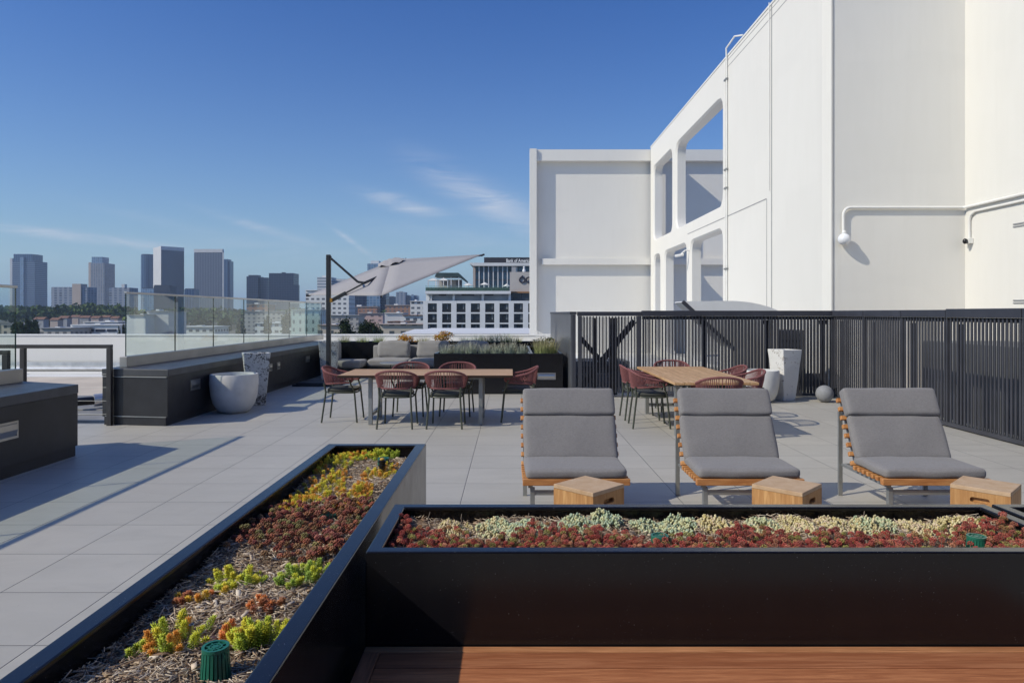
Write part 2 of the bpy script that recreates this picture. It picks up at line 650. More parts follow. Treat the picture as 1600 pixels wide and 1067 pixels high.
# white stucco wall
t = NT('white_wall_paint')
n1 = t.noise(0.5, 5, 0.6)
n2 = t.noise(2.2, 4, 0.6, None, 0.2, (3.0, 3.0, 0.35))
c = t.mix(t.math('MULTIPLY_ADD', n1, 1.5, -0.25, clamp=True), (0.74, 0.722, 0.682, 1), (0.78, 0.76, 0.718, 1))
c = t.mix(t.math('MULTIPLY', t.math('MULTIPLY_ADD', n2, 1.8, -0.8, clamp=True), 0.35), c, (0.67, 0.65, 0.60, 1))
pv_ = t.n('ShaderNodeTexVoronoi', distance='CHEBYCHEV')
pv_.inputs['Scale'].default_value = 0.42
t.t.links.new(t.obj, pv_.inputs['Vector'])
vs_ = t.sep(pv_.outputs['Color'])
c = t.mix(t.math('MULTIPLY', t.math('GREATER_THAN', vs_[0], 0.62), 0.16), c, (0.69, 0.675, 0.64, 1))
n7 = t.noise(1.1, 6, 0.7, None, 0.6, (5.0, 5.0, 0.16))
c = t.mix(t.math('MULTIPLY', t.math('MULTIPLY_ADD', n7, 4.0, -2.5, clamp=True), 0.25), c, (0.56, 0.54, 0.50, 1))
t.bump(t.math('ADD', t.math('MULTIPLY', t.noise(60, 4), 0.6), t.noise(0.9, 3)), 0.2, 0.03)
M['white_wall'] = t.set(c, 0.62, 0, 0.3)
M['white_trim'] = plain('white_trim_paint', (0.78, 0.77, 0.74), 0.5, 0, 0.05, 4)
M['joint'] = plain('wall_joint', (0.30, 0.30, 0.31), 0.7, 0, 0.1, 4)
M['globe'] = plain('opal_globe', (0.80, 0.81, 0.84), 0.25, 0, 0.02, 4)
M['dark_plastic'] = plain('dark_plastic', (0.012, 0.012, 0.013), 0.3, 0, 0.1, 9)
# concrete pots
t = NT('pale_concrete')
n1 = t.noise(5, 6, 0.6)
n2 = t.noise(45, 4, 0.65)
c = t.ramp(n1, [(0.3, (0.56, 0.555, 0.54)), (0.7, (0.68, 0.675, 0.66))])
c = t.mix(t.math('MULTIPLY', t.math('LESS_THAN', n2, 0.36), 0.4), c, (0.40, 0.39, 0.37, 1))
t.bump(n2, 0.25, 0.004)
M['concrete'] = t.set(c, 0.8, 0, 0.3)


def veined(name, lo, hi, spot, amount, scale=9.0):
    t = NT(name)
    n1 = t.noise(scale, 8, 0.72, None, 1.2)
    n2 = t.noise(scale * 5, 5, 0.7)
    n3 = t.noise(scale * 0.5, 4, 0.6)
    c = t.mix(n3, lo, hi)
    thr = t.math('MULTIPLY_ADD', n3, -0.18, amount + 0.09)
    m = t.math('GREATER_THAN', t.math('ADD', t.math('MULTIPLY', n1, 0.6), t.math('MULTIPLY', n2, 0.4)), thr)
    c = t.mix(t.math('MULTIPLY', m, 0.9), c, spot)
    t.bump(t.math('ADD', t.math('MULTIPLY', m, -0.8), t.math('MULTIPLY', n2, 0.5)), 0.35, 0.01)
    return t.set(c, 0.75, 0, 0.3)


M['veined'] = veined('veined_stone', (0.50, 0.49, 0.47, 1), (0.66, 0.65, 0.62, 1), (0.055, 0.05, 0.05, 1), 0.535, 8)
M['chipped'] = veined('chipped_white_plaster', (0.62, 0.61, 0.59, 1), (0.74, 0.73, 0.71, 1), (0.36, 0.33, 0.30, 1), 0.575, 5)
M['speckle'] = veined('speckled_granite', (0.40, 0.42, 0.43, 1), (0.55, 0.56, 0.56, 1), (0.08, 0.08, 0.085, 1), 0.55, 16)
# fabrics


def fabric(name, col, k=1.0):
    t = NT(name)
    a = t.noise(170, 3, 0.7, None, 0, (1.0, 0.25, 1.0))
    b = t.noise(170, 3, 0.7, None, 0, (0.25, 1.0, 1.0))
    cross = t.math('MULTIPLY', t.math('ADD', a, b), 0.5)
    w = t.noise(7, 4, 0.6, None, 0.5)
    c = t.mix(t.math('MULTIPLY_ADD', cross, 3.4, -1.2, clamp=True), scl(col, 0.82), scl(col, 1.18))
    c = t.mix(t.math('MULTIPLY', t.noise(3.5, 5, 0.65), 0.35), c, scl(col, 0.72))
    t.bump(t.math('ADD', t.math('MULTIPLY', cross, 0.25), t.math('MULTIPLY', w, 1.2 * k)), 0.32, 0.012)
    m = t.set(c, 0.95, 0, 0.15)
    t.b.inputs['Sheen Weight'].default_value = 0.15
    return m


M['cushion'] = fabric('grey_weave', (0.235, 0.224, 0.224))
M['cushion_light'] = fabric('pale_grey_weave', (0.29, 0.285, 0.288))
M['seat_pad'] = fabric('olive_grey_pad', (0.075, 0.077, 0.068))
M['canopy'] = fabric('grey_canopy', (0.36, 0.345, 0.355), 0.3)
M['rope'] = plain('wine_rope', (0.205, 0.082, 0.082), 0.8, 0, 0.25, 60, 0.3, 400, 0.25)
M['teak_x'] = teak('teak_along_x', 0, (0.52, 0.31, 0.15), (0.68, 0.45, 0.25), plank=0.1375, plank_axis=1, dark=(0.30, 0.16, 0.07))
M['teak_y'] = teak('teak_along_y', 1, (0.52, 0.31, 0.15), (0.68, 0.45, 0.25), plank=0.1375, plank_axis=0, dark=(0.30, 0.16, 0.07))
M['slat_teak'] = teak('slat_teak', 0, (0.50, 0.21, 0.07), (0.66, 0.34, 0.13), dark=(0.3, 0.11, 0.035))
IPE = [teak('red_hardwood_%d' % k, 0, p, q, rough=0.40, dark=scl(p, 0.62), scale=sc) for k, (p, q, sc) in enumerate([
    ((0.44, 0.185, 0.08), (0.58, 0.27, 0.125), 1.3), ((0.35, 0.125, 0.055), (0.46, 0.19, 0.09), 0.9), ((0.41, 0.15, 0.065), (0.55, 0.225, 0.10), 1.6), ((0.33, 0.125, 0.06), (0.46, 0.20, 0.105), 1.1)])]
M['ipe'] = IPE[0]
M['ipe_y'] = teak('red_hardwood_end', 1, (0.35, 0.14, 0.068), (0.48, 0.21, 0.105), rough=0.42, dark=(0.21, 0.085, 0.04))
M['block_wood'] = teak('solid_block_wood', 2, (0.46, 0.23, 0.085), (0.62, 0.36, 0.15), dark=(0.32, 0.15, 0.05), plank=0.06, plank_axis=0, gap=0.0)
t = NT('end_grain_top')
n1 = t.noise(9, 5, 0.6, None, 1.0)
n2 = t.noise(2.5, 3)
n3 = t.noise(70, 3, 0.6)
c = t.ramp(n1, [(0.3, (0.42, 0.26, 0.14)), (0.55, (0.54, 0.37, 0.23)), (0.75, (0.60, 0.45, 0.31))])
c = t.mix(t.math('MULTIPLY_ADD', n2, 1.6, -0.5, clamp=True), c, (0.60, 0.47, 0.35, 1))
c = t.mix(t.math('MULTIPLY', n3, 0.4), c, (0.36, 0.22, 0.11, 1))
M['block_top'] = t.set(c, 0.75, 0, 0.3)

# clear glass with a green cast; it lets light through and mirrors at a slant
t = NT('clear_glass')
t.t.nodes.remove(t.b)
tr = t.n('ShaderNodeBsdfTransparent')
tr.inputs[0].default_value = (0.905, 0.95, 0.928, 1)
gl = t.n('ShaderNodeBsdfGlossy')
gl.inputs['Roughness'].default_value = 0.0
gl.inputs['Color'].default_value = (0.95, 1.0, 0.98, 1)
fr = t.n('ShaderNodeFresnel')
fr.inputs[0].default_value = 1.65
mx = t.n('ShaderNodeMixShader')
gm_ = t.n('ShaderNodeNewGeometry')
t.put(t.math('MULTIPLY', fr.outputs[0], t.math('SUBTRACT', 1.0, gm_.outputs['Backfacing'])), mx.inputs[0])
t.t.links.new(tr.outputs[0], mx.inputs[1])
t.t.links.new(gl.outputs[0], mx.inputs[2])
t.t.links.new(mx.outputs[0], t.out.inputs['Surface'])
M['glass'] = t.m
M['glass_edge'] = plain('glass_edge', (0.02, 0.04, 0.035), 0.2, 0, 0.1, 5)
M['sedum'] = tinted('sedum_leaf', 0.45, 0.4)
M['bead'] = tinted('bead_leaf', 0.4, 0.4)
M['leaf'] = tinted('foliage_leaf', 0.85, 0.08)
M['chip'] = tinted('wood_chip', 0.85, 0.15)
M['drain'] = plain('green_plastic', (0.018, 0.145, 0.095), 0.35, 0, 0.15, 20)
M['silver'] = plain('silver_jacket', (0.62, 0.62, 0.62), 0.35, 0.7, 0.15, 3, 0.2, 30)
M['roof_beige'] = plain('roof_membrane', (0.58, 0.50, 0.41), 0.85, 0, 0.14, 0.7, 0.1, 30)
M['roof_grey'] = plain('grey_strips', (0.22, 0.22, 0.22), 0.8, 0, 0.25, 2)
M['bark'] = plain('bark', (0.10, 0.075, 0.055), 0.9, 0, 0.3, 3)


def part(name, mb, mat, parent, **k):
    """mesh given in world coordinates, hung under a thing whose Empty is not turned"""
    root = parent
    while root.parent is not None:
        root = root.parent
    l = root.location
    mb.v = [(x - l.x, y - l.y, z - l.z) for x, y, z in mb.v]
    return mb.build(name, mat, parent, **k)


def solo(name, mb, mat, label, cat, group=None, kind=None, **k):
    return tag(mb.build(name, mat, **k), label, cat, group, kind)


DECK_L = -5.72
# ------------------------------------------------------------------ the setting
mb = MB()
mb.prism([(DECK_L, -3.0), (6.6, -3.0), (6.6, 20.2), (DECK_L, 20.2), (DECK_L, 9.86), (-9.5, 9.86), (-9.5, 7.0), (DECK_L, 7.0)], -0.30, 0.0)
tag(mb.build('deck', M['tile']), kind='structure')
mb = MB()
mb.box(-70, 30, -8, 60, -0.75, -0.45)
tag(mb.build('lower_roof', M['roof_beige']), kind='structure')
mb = MB()
mb.box(-3, 30, 20.3, 60, -0.448, -0.43)
mb.box(-70, -3.01, 21.8, 23.7, -0.448, -0.43)
tag(mb.build('white_roof', plain('white_membrane', (0.76, 0.75, 0.72), 0.7, 0, 0.06, 0.6)), kind='structure')
mb = MB()
for y0, y1 in ((9.95, 10.9), (11.1, 12.4), (12.75, 13.35), (13.5, 14.0), (14.2, 14.85), (15.1, 15.5), (15.8, 16.6)):  # strips stand in for ribbed shadow stripes, shade put into the grey
    mb.box(-13.5, -5.95, y0, y1, -0.449, -0.40)
tag(mb.build('grey_strips', M['roof_grey'], bevel=0.01), kind='structure')
GZ = -22.0
t = NT('city_ground')
n1 = t.noise(0.004, 6, 0.6)
n2 = t.noise(0.02, 4, 0.6)
c = t.ramp(n1, [(0.3, (0.05, 0.06, 0.035)), (0.45, (0.09, 0.09, 0.06)), (0.55, (0.20, 0.17, 0.14)), (0.7, (0.10, 0.10, 0.08))])
c = t.mix(t.math('MULTIPLY', n2, 0.5), c, (0.16, 0.15, 0.13, 1))
mb = MB()
mb.add([(-9000, -3000, GZ), (9000, -3000, GZ), (9000, 12000, GZ), (-9000, 12000, GZ)], [(0, 1, 2, 3)])
tag(mb.build('city_ground', t.set(c, 0.9, 0, 0.2)), kind='structure')

# white parapet of the roof next door, with a metal flashing along its foot
wl = thing('parapet_wall', 'long low white parapet wall behind the lower roof and back planters', 'wall', (-30, 24, -0.45))
mb = MB()
mb.box(-70, 2.2, 24.0, 24.35, -0.45, 0.80)
part('wall_body', mb, M['white_wall'], wl)
mb = MB()
mb.box(-70, 2.25, 23.97, 24.38, 0.803, 0.85)
part('coping', mb, M['white_trim'], wl, bevel=0.01)
mb = MB()
mb.tube([(-70, 23.75, -0.33), (-5.9, 23.75, -0.33)], 0.07, 10)
mb.box(-70, -5.9, 23.9, 23.996, -0.45, -0.12)
part('flashing', mb, M['silver'], wl)
# picket railing at the right end
rl = thing('picket_railing', 'short white picket railing beside the white building base', 'railing', (1.3, 23, 0))
mb = MB()
for k in range(9):
    x = 0.86 + 0.08 * k
    mb.box(x, x + 0.028, 23.2, 23.228, 0.35, 1.0 - 0.035 * k)
part('pickets', mb, M['white_trim'], rl)
mb = MB()
mb.bar((0.83, 23.214, 0.98), (1.55, 23.214, 0.70), 0.03, 0.03)
mb.bar((0.83, 23.214, 0.36), (1.55, 23.214, 0.36), 0.03, 0.03)
part('rails', mb, M['white_trim'], rl)

# ------------------------------------------------------------------ long dark bench walls with glass screens
GX = -5.72


def step_light(parent, x, y, z, w, h, face):
    """recessed steel louvre light; face '+x' or '-y'"""
    fr_, hd = MB(), MB()
    t_ = 0.010
    if face == '+x':
        for a in ((y - w / 2, y + w / 2, z + h / 2 - 0.022, z + h / 2), (y - w / 2, y + w / 2, z - h / 2, z - h / 2 + 0.022),
                  (y - w / 2, y - w / 2 + 0.022, z - h / 2 + 0.022, z + h / 2 - 0.022), (y + w / 2 - 0.022, y + w / 2, z - h / 2 + 0.022, z + h / 2 - 0.022)):
            fr_.box(x, x + t_, a[0], a[1], a[2], a[3])
        hd.extrude_y([(x + 0.001, z - h / 2 + 0.022), (x + 0.001, z + h / 2 - 0.022), (x + 0.012, z + h / 2 - 0.03), (x + 0.02, z)], y - w / 2 + 0.022, y + w / 2 - 0.022)
    else:
        for a in ((x - w / 2, x + w / 2, z + h / 2 - 0.022, z + h / 2), (x - w / 2, x + w / 2, z - h / 2, z - h / 2 + 0.022),
                  (x - w / 2, x - w / 2 + 0.022, z - h / 2 + 0.022, z + h / 2 - 0.022), (x + w / 2 - 0.022, x + w / 2, z - h / 2 + 0.022, z + h / 2 - 0.022)):
            fr_.box(a[0], a[1], y - t_, y, a[2], a[3])
        hd.extrude_x([(y - 0.001, z - h / 2 + 0.022), (y - 0.02, z + 0.0), (y - 0.012, z + h / 2 - 0.03), (y - 0.001, z + h / 2 - 0.022)], x - w / 2 + 0.022, x + w / 2 - 0.022)
    f = part('step_light', fr_, M['steel'], parent)
    part('louvre', hd, M['steel'], f)
    return f


def bench_wall(label, poly, lights, loc):
    b = thing('bench_wall', label, 'planter wall', loc)
    def inset(d):
        return [(x + (d if x < -5.2 else -d), y + d * (1 if y < poly[0][1] + 0.5 and False else 0)) for x, y in poly]
    mb = MB()
    mb.prism(inset(0.035), 0.0, 0.115)
    part('plinth', mb, M['bench_panel'], b)
    mb = MB()
    mb.prism(inset(0.008), 0.116, 0.70)
    part('panel', mb, M['bench_panel'], b, bevel=0.004)
    mb = MB()
    mb.prism(poly, 0.702, 0.80)
    part('top', mb, M['bench_top'], b, bevel=0.006)
    for (y, z, w, h) in lights:
        step_light(b, -4.865, y, z, w, h, '+x')
    return b


bA = bench_wall('dark bench wall cut off by the left edge of the photo', [(-4.857, 1.0), (-4.857, 7.66), (-5.78, 8.03), (-5.78, 1.0)], [(6.2, 0.46, 1.05, 0.17)], (-5.3, 5, 0))
bB = bench_wall('long dark bench wall with a bare square end behind the round white pot', [(-4.857, 9.66), (-4.857, 19.6), (-5.88, 19.6), (-5.88, 9.80)],
                [(10.5, 0.50, 0.32, 0.16), (13.78, 0.50, 0.18, 0.15), (14.25, 0.50, 0.18, 0.15), (16.3, 0.50, 0.3, 0.15)], (-5.3, 14, 0))
# pale metal lines on the near end of the long bench
mb = MB()
mb.bar((-5.85, 9.79, 0.690), (-4.88, 9.655, 0.690), 0.012, 0.012)
mb.bar((-5.82, 9.79, 0.125), (-4.885, 9.655, 0.125), 0.012, 0.012)
part('end_trim', mb, M['galv'], bB)


def glass_screen(label, ys, loc, ret=None):
    g = thing('glass_screen', label, 'glass screen', loc)
    y0, y1 = ys[0], ys[-1]
    mb = MB()
    mb.box(GX - 0.055, GX + 0.055, y0 - 0.06 if ret is None else y0, y1 + 0.04, 0.802, 0.955)
    part('shoe', mb, M['steel_shoe'], g, bevel=0.004)
    for a, b in zip(ys[:-1], ys[1:]):
        mb = MB()
        mb.box(GX - 0.007, GX + 0.007, a + 0.008, b - 0.008, 0.956, 1.885)
        p = part('pane', mb, M['glass'], g)
        mb = MB()
        mb.box(GX - 0.0075, GX + 0.0075, a + 0.004, a + 0.0078, 0.957, 1.884)
        part('edge', mb, M['glass_edge'], p)
        mb = MB()
        mb.box(GX - 0.0075, GX + 0.0075, b - 0.0078, b - 0.004, 0.957, 1.884)
        part('edge', mb, M['glass_edge'], p)
    mb = MB()
    mb.box(GX - 0.022, GX + 0.022, y0, y1, 1.886, 1.918)
    part('top_rail', mb, M['steel'], g, bevel=0.004)
    return g


glass_screen('clear glass screen with steel rail at the left edge of the photo', [2.5, 4.0, 5.5, 7.0 - 0.6, 7.88], (GX, 5, 0.8))
glass_screen('long run of clear glass panes standing on the bench behind the white pot', [10.12 + 1.49 * k for k in range(7)] + [20.55], (GX, 15, 0.8))
# end return of the screen
g2 = thing('glass_screen', 'single far glass pane closing the end of the long screen', 'glass screen', (GX, 20.6, 0.8))
mb = MB()
mb.box(GX - 0.95, GX - 0.06, 20.58, 20.594, 0.956, 1.885)
part('pane', mb, M['glass'], g2)
mb = MB()
mb.box(GX - 0.95, GX - 0.06, 20.567, 20.607, 1.886, 1.918)
part('top_rail', mb, M['steel'], g2)

# ------------------------------------------------------------------ guard rail with cables in the gap
gr = thing('guard_rail', 'dark metal guard rail with thin cables in the gap between bench walls', 'railing', (-7, 9.72, 0))
for x in (-5.72, -6.95):
    mb = MB()
    mb.box(x - 0.032, x + 0.032, 9.69, 9.75, -0.3, 1.095)
    part('post', mb, M['rail'], gr, bevel=0.003)
mb = MB()
mb.box(-9.5, -5.688, 9.69, 9.75, 1.097, 1.15)
part('top_rail', mb, M['rail'], gr, bevel=0.003)
for z in (0.16, 0.35, 0.54, 0.73, 0.92):
    mb = MB()
    mb.tube([(-6.92, 9.72, z), (-5.75, 9.72, z)], 0.0025, 6)
    part('cable', mb, M['galv'], gr)
mb = MB()
mb.bar((-5.69, 9.74, 0.50), (-5.89, 10.0, 0.50), 0.03, 0.05)
part('stub', mb, M['rail'], gr)
gr2 = thing('guard_rail', 'short dark rail standing farther left on the lower roof', 'railing', (-9.5, 12, -0.45))
mb = MB()
mb.box(-8.96, -8.86, 12.0, 12.08, -0.45, 0.86)
part('post', mb, M['rail'], gr2, bevel=0.003)
mb = MB()
mb.box(-13, -8.86, 12.0, 12.08, 0.862, 0.94)
part('top_rail', mb, M['rail'], gr2, bevel=0.003)
# jacketed pipe on the lower roof
pp = thing('roof_pipe', 'silver jacketed pipe lying across the lower roof in the gap', 'pipe', (-8, 12, -0.3))
mb = MB()
mb.tube([(-9.6, 13.6, -0.25), (-8.75, 14.3, -0.23)], 0.085, 12)
part('bare_pipe', mb, M['dark_plastic'], pp, smooth='auto')
mb = MB()
mb.tube([(-8.75, 14.3, -0.23), (-8.2, 14.8, -0.2), (-7.6, 15.3, -0.18), (-6.0, 16.6, -0.16)], 0.13, 14)
part('jacket', mb, M['silver'], pp, smooth='auto')

# ------------------------------------------------------------------ dark metal planters


def planter(label, x0, x1, y0, y1, z1=0.80, rim=0.055, z0=0.0, soil=0.66, name='planter_box', mat=None, soil_mat=None, gap=0.0):
    """open box with a turned-in rim"""
    mat = mat or M['planter']
    p = thing(name, label, 'planter', ((x0 + x1) / 2, (y0 + y1) / 2, z0))
    mb = MB()
    e = 0.004
    # outer skin, rim, inner skin in one shell
    o = [(x0, y0), (x1, y0), (x1, y1), (x0, y1)]
    i = [(x0 + rim, y0 + rim), (x1 - rim, y0 + rim), (x1 - rim, y1 - rim), (x0 + rim, y1 - rim)]
    i2 = [(x0 + rim - 0.018, y0 + rim - 0.018), (x1 - rim + 0.018, y0 + rim - 0.018), (x1 - rim + 0.018, y1 - rim + 0.018), (x0 + rim - 0.018, y1 - rim + 0.018)]
    rings = [[(a, b, z0 + gap) for a, b in o], [(a, b, z1) for a, b in o], [(a, b, z1) for a, b in i], [(a, b, z1 - 0.018) for a, b in i],
             [(a, b, z1 - 0.018) for a, b in i2], [(a, b, soil - 0.25) for a, b in i2]]
    vs = [v for r in rings for v in r]
    fs = []
    for k in range(len(rings) - 1):
        for j in range(4):
            fs.append((k * 4 + j, k * 4 + (j + 1) % 4, (k + 1) * 4 + (j + 1) % 4, (k + 1) * 4 + j))
    fs.append((20, 21, 22, 23))
    fs.append((3, 2, 1, 0))
    mb.add(vs, fs)
    part('shell', mb, mat, p, bevel=0.006, seg=3)
    return p


PC = (-1.121, -0.522, 0.45, 4.184)
PD = (-0.490, 1.985, 2.288, 2.864)
planter('long dark planter running from the bottom left corner towards the tables', *PC, rim=0.06)
planter('wide dark planter of red and pale succulents across the foreground', *PD, rim=0.05)
pe = planter('dark planter only just entering the photo at the right edge', 2.012, 4.5, 2.288, 2.864, rim=0.05)
mb = MB()
mb.box(2.07, 4.44, 2.35, 2.81, 0.55, 0.66)
part('soil', mb, plain('dark_soil', (0.05, 0.035, 0.025), 0.95, 0, 0.4, 12, 0.5, 40), pe)

# ------------------------------------------------------------------ hardwood bench against the front planter
bn = thing('wood_bench', 'dark red hardwood bench seat along the foot of the front planter', 'bench', (0.7, 2.1, 0))
X0, X1 = -0.487, 1.985
BZ = 0.487
ys = [2.282, 2.245]
mb = MB()
mb.box(X0, X1, 2.2475, 2.282, BZ - 0.05, BZ)
part('edge_board', mb, M['ipe'], bn, bevel=0.003)
mb = MB()
mb.box(X0, X0 + 0.055, 1.72, 2.244, BZ - 0.05, BZ)
part('edge_board', mb, M['ipe_y'], bn, bevel=0.003)
y = 2.2425
k = 0
while y > 1.8:
    mb = MB()
    mb.box(X0 + 0.057, X1, y - 0.094, y, BZ - 0.048, BZ - 0.0015)
    mb.v = [(a + 0.0, b, c) for a, b, c in mb.v]
    pl = part('plank', mb, IPE[1 + k % 3], bn, bevel=0.002)
    y -= 0.0995
    k += 1
mb = MB()
mb.box(X0 + 0.03, X1 - 0.02, 1.8, 2.27, BZ - 0.12, BZ - 0.058)
for x in (X0 + 0.1, 0.7, X1 - 0.15):
    mb.box(x, x + 0.06, 1.85, 2.2, 0.0, BZ - 0.12)
part('base_frame', mb, M['black'], bn)

# ------------------------------------------------------------------ slatted fence round the plant yard
FX, FY, FH = 6.12, 13.0, 1.645
fence = thing('slat_fence', 'dark blue grey fence of close upright slats closing off the plant yard', 'fence', (FX, FY, 0))


def slats_x(x0, x1, y, z0=0.075, z1=FH - 0.11, pitch=0.064, w=0.030, d=0.03):
    mb = MB()
    n = int(round((x1 - x0) / pitch))
    for i in range(n):
        x = x0 + (i + 0.5) * (x1 - x0) / n
        mb.box(x - w / 2, x + w / 2, y, y + d, z0, z1)
    return mb


def slats_y(y0, y1, x, z0=0.075, z1=FH - 0.11, pitch=0.073, w=0.031, d=0.013):
    mb = MB()
    n = int(round((y1 - y0) / pitch))
    for i in range(n):
        y = y0 + (i + 0.5) * (y1 - y0) / n
        mb.box(x, x + d, y - w / 2, y + w / 2, z0, z1)
    return mb


# back run
bx = [2.50, 3.70, 4.90, FX - 0.03]
for a, b in zip(bx[:-1], bx[1:]):
    pn = part('slat_panel', slats_x(a + 0.03, b - 0.03, FY), M['fence'], fence)
    mb = MB()
    mb.box(a + 0.002, b - 0.002, FY + 0.045, FY + 0.085, FH - 0.17, FH - 0.11)
    mb.box(a + 0.002, b - 0.002, FY - 0.004, FY + 0.085, 0.02, 0.072)
    mb.box(a + 0.002, a + 0.028, FY - 0.002, FY + 0.06, 0.074, FH - 0.11)
    part('panel_frame', mb, M['fence'], pn)
    part('mesh_screen', slats_x(a + 0.03, b - 0.03, FY + 0.062, 0.075, FH - 0.172, 0.021, 0.0115, 0.004), M['fence'], pn)
mb = MB()
mb.box(FX - 0.028, FX + 0.06, FY, FY + 0.09, 0.0, FH - 0.11)
part('corner_post', mb, M['fence'], fence, bevel=0.003)
mb = MB()
mb.box(2.49, FX + 0.07, FY - 0.03, FY + 0.09, FH - 0.108, FH)
part('cap', mb, M['fence_cap'], fence, bevel=0.006)
# side run, panel by panel, each with its own cap
sy = [13.0, 11.83, 10.68, 9.58, 8.15, 6.9, 5.6, 4.3, 3.0]
for a, b in zip(sy[1:], sy[:-1]):
    pn = part('slat_panel', slats_y(a + 0.03, b - 0.03, FX), M['fence'], fence)
    mb = MB()
    mb.box(FX + 0.045, FX + 0.085, a + 0.002, b - 0.002, FH - 0.17, FH - 0.11)
    mb.box(FX - 0.004, FX + 0.085, a + 0.002, b - 0.002, 0.02, 0.072)
    mb.box(FX - 0.002, FX + 0.06, a + 0.002, a + 0.03, 0.074, FH - 0.11)
    part('panel_frame', mb, M['fence'], pn)
    part('mesh_screen', slats_y(a + 0.03, b - 0.03, FX + 0.052, 0.075, FH - 0.172, 0.024, 0.0095, 0.003), M['fence'], pn)
    mb = MB()
    mb.box(FX - 0.03, FX + 0.09, a + 0.012, b - 0.034 if b == 13.0 else b - 0.004, FH - 0.108, FH + (0.012 if b < 9.6 else 0.0))
    part('cap', mb, M['fence_cap'], fence, bevel=0.006)
    # raking brace behind the panel
    mb = MB()
    mb.bar((FX + 0.12, b - 0.10, 0.02), (FX + 0.12, b - 0.10, FH - 0.2), 0.05, 0.05)
    part('brace', mb, M['fence'], fence)
for x in (3.7, 4.9, 6.0):
    mb = MB()
    mb.bar((x, FY + 0.12, 0.02), (x, FY + 0.12, FH - 0.2), 0.05, 0.05)
    mb.box(x - 0.09, x + 0.05, FY + 0.09, FY + 0.16, FH - 0.26, FH - 0.18)
    part('brace', mb, M['fence'], fence)
# gate bay
gate = thing('yard_gate', 'slatted gate with crossed diagonal braces left of the fence', 'gate', (1.9, FY, 0))
pn = part('slat_panel', slats_x(1.35, 2.38, FY - 0.004, pitch=0.060, w=0.022), M['fence'], gate)
part('mesh_screen', slats_x(1.35, 2.38, FY + 0.05, 0.075, FH - 0.12, 0.021, 0.010, 0.004), M['fence'], pn)
mb = MB()
mb.box(1.27, 1.345, FY - 0.02, FY + 0.06, 0.02, FH - 0.105)
mb.box(2.385, 2.475, FY - 0.02, FY + 0.06, 0.02, FH - 0.105)
mb.box(1.27, 2.475, FY - 0.018, FY + 0.058, 0.0, 0.018)
part('frame', mb, M['fence'], gate, bevel=0.003)
mb = MB()
mb.box(1.255, 2.484, FY - 0.03, FY + 0.07, FH - 0.103, FH - 0.02)
part('cap', mb, M['fence_cap'], gate, bevel=0.006)
mb = MB()
mb.bar((1.33, FY + 0.12, 0.17), (2.36, FY + 0.12, 1.45), 0.05, 0.11)
mb.bar((1.33, FY + 0.18, 1.12), (1.98, FY + 0.18, 0.40), 0.05, 0.09)
mb.bar((1.98, FY + 0.22, 0.02), (1.98, FY + 0.22, 1.5), 0.13, 0.06)
mb.bar((1.62, FY + 0.24, 0.02), (1.62, FY + 0.24, 1.5), 0.05, 0.05)
part('brace', mb, M['fence'], gate)
# solid end of the yard towards the planters
en = thing('fence_end_wall', 'smooth dark metal end wall of the yard beside the grass planter', 'fence', (1.13, 16, 0))
mb = MB()
mb.box(1.125, 1.16, FY - 0.02, 19.6, 0.0, FH - 0.075)
part('sheet', mb, M['fence_sheet'], en, bevel=0.003)
mb = MB()
mb.box(1.161, 1.225, FY - 0.02, FY + 0.05, 0.0, FH - 0.075)
part('post', mb, M['fence'], en, bevel=0.003)
mb = MB()
mb.box(1.11, 1.24, FY - 0.035, 19.6, FH - 0.073, FH - 0.02)
part('cap', mb, M['fence_cap'], en, bevel=0.004)

# ------------------------------------------------------------------ plant yard behind the fence
dk = thing('exhaust_duct', 'pale metal exhaust duct with slanted mouth rising above the fence', 'duct', (4.4, 14, -0.2))
arc = [(4.30, 1.845), (4.55, 1.84), (4.8, 1.815), (5.0, 1.775), (5.2, 1.72), (5.36, 1.655)]
mb = MB()
mb.extrude_y([(3.47, 1.815), (4.38, 0.98), (4.45, 0.90), (4.45, -0.4), (5.36, -0.4)] + list(reversed(arc)) + [(3.5, 1.835)], 13.75, 14.55)
part('hood', mb, plain('duct_metal', (0.76, 0.76, 0.75), 0.5, 0.0, 0.06, 2), dk)
mb = MB()
mb.bar((3.44, 13.72, 1.83), (4.40, 13.72, 0.95), 0.05, 0.07)
part('mouth_rim', mb, M['fence'], dk)
t_unit = plain('unit_grey', (0.23, 0.24, 0.25), 0.5, 0.2, 0.15, 3)
for lab, x0, x1, y0, y1, z1 in (('low grey machine cabinet behind the yard gate', 1.45, 2.7, 15.6, 16.6, 0.5),
                                ('tall dark machine cabinet beside the exhaust duct', 5.5, 6.0, 14.0, 14.7, 1.25),
                                ('wide grey cabinet added to hide the lower wall behind the far side fence panels', 7.4, 8.9, 9.9, 12.3, 1.1),  # this and the next are added boxes that cover the bright wall
                                ('wide grey cabinet added to hide the lower wall behind the near side fence panels', 7.3, 8.8, 6.4, 9.3, 1.2)):
    u = thing('machine_cabinet', lab, 'machine', ((x0 + x1) / 2, y0, -0.45))
    mb = MB()
    mb.box(x0, x1, y0, y1, -0.35, z1)
    part('cabinet', mb, t_unit, u, bevel=0.01)
    mb = MB()
    for k in range(9):
        z = -0.1 + k * (z1 - 0.0) / 9
        mb.box(x0 + 0.08, x1 - 0.08, y0 - 0.02, y0 - 0.002, z, z + 0.03)
    part('grille', mb, M['fence'], u)
    mb = MB()
    mb.box(x0 + 0.05, x1 - 0.05, y0 + 0.05, y1 - 0.05, -0.45, -0.352)
    part('skid', mb, M['fence'], u)
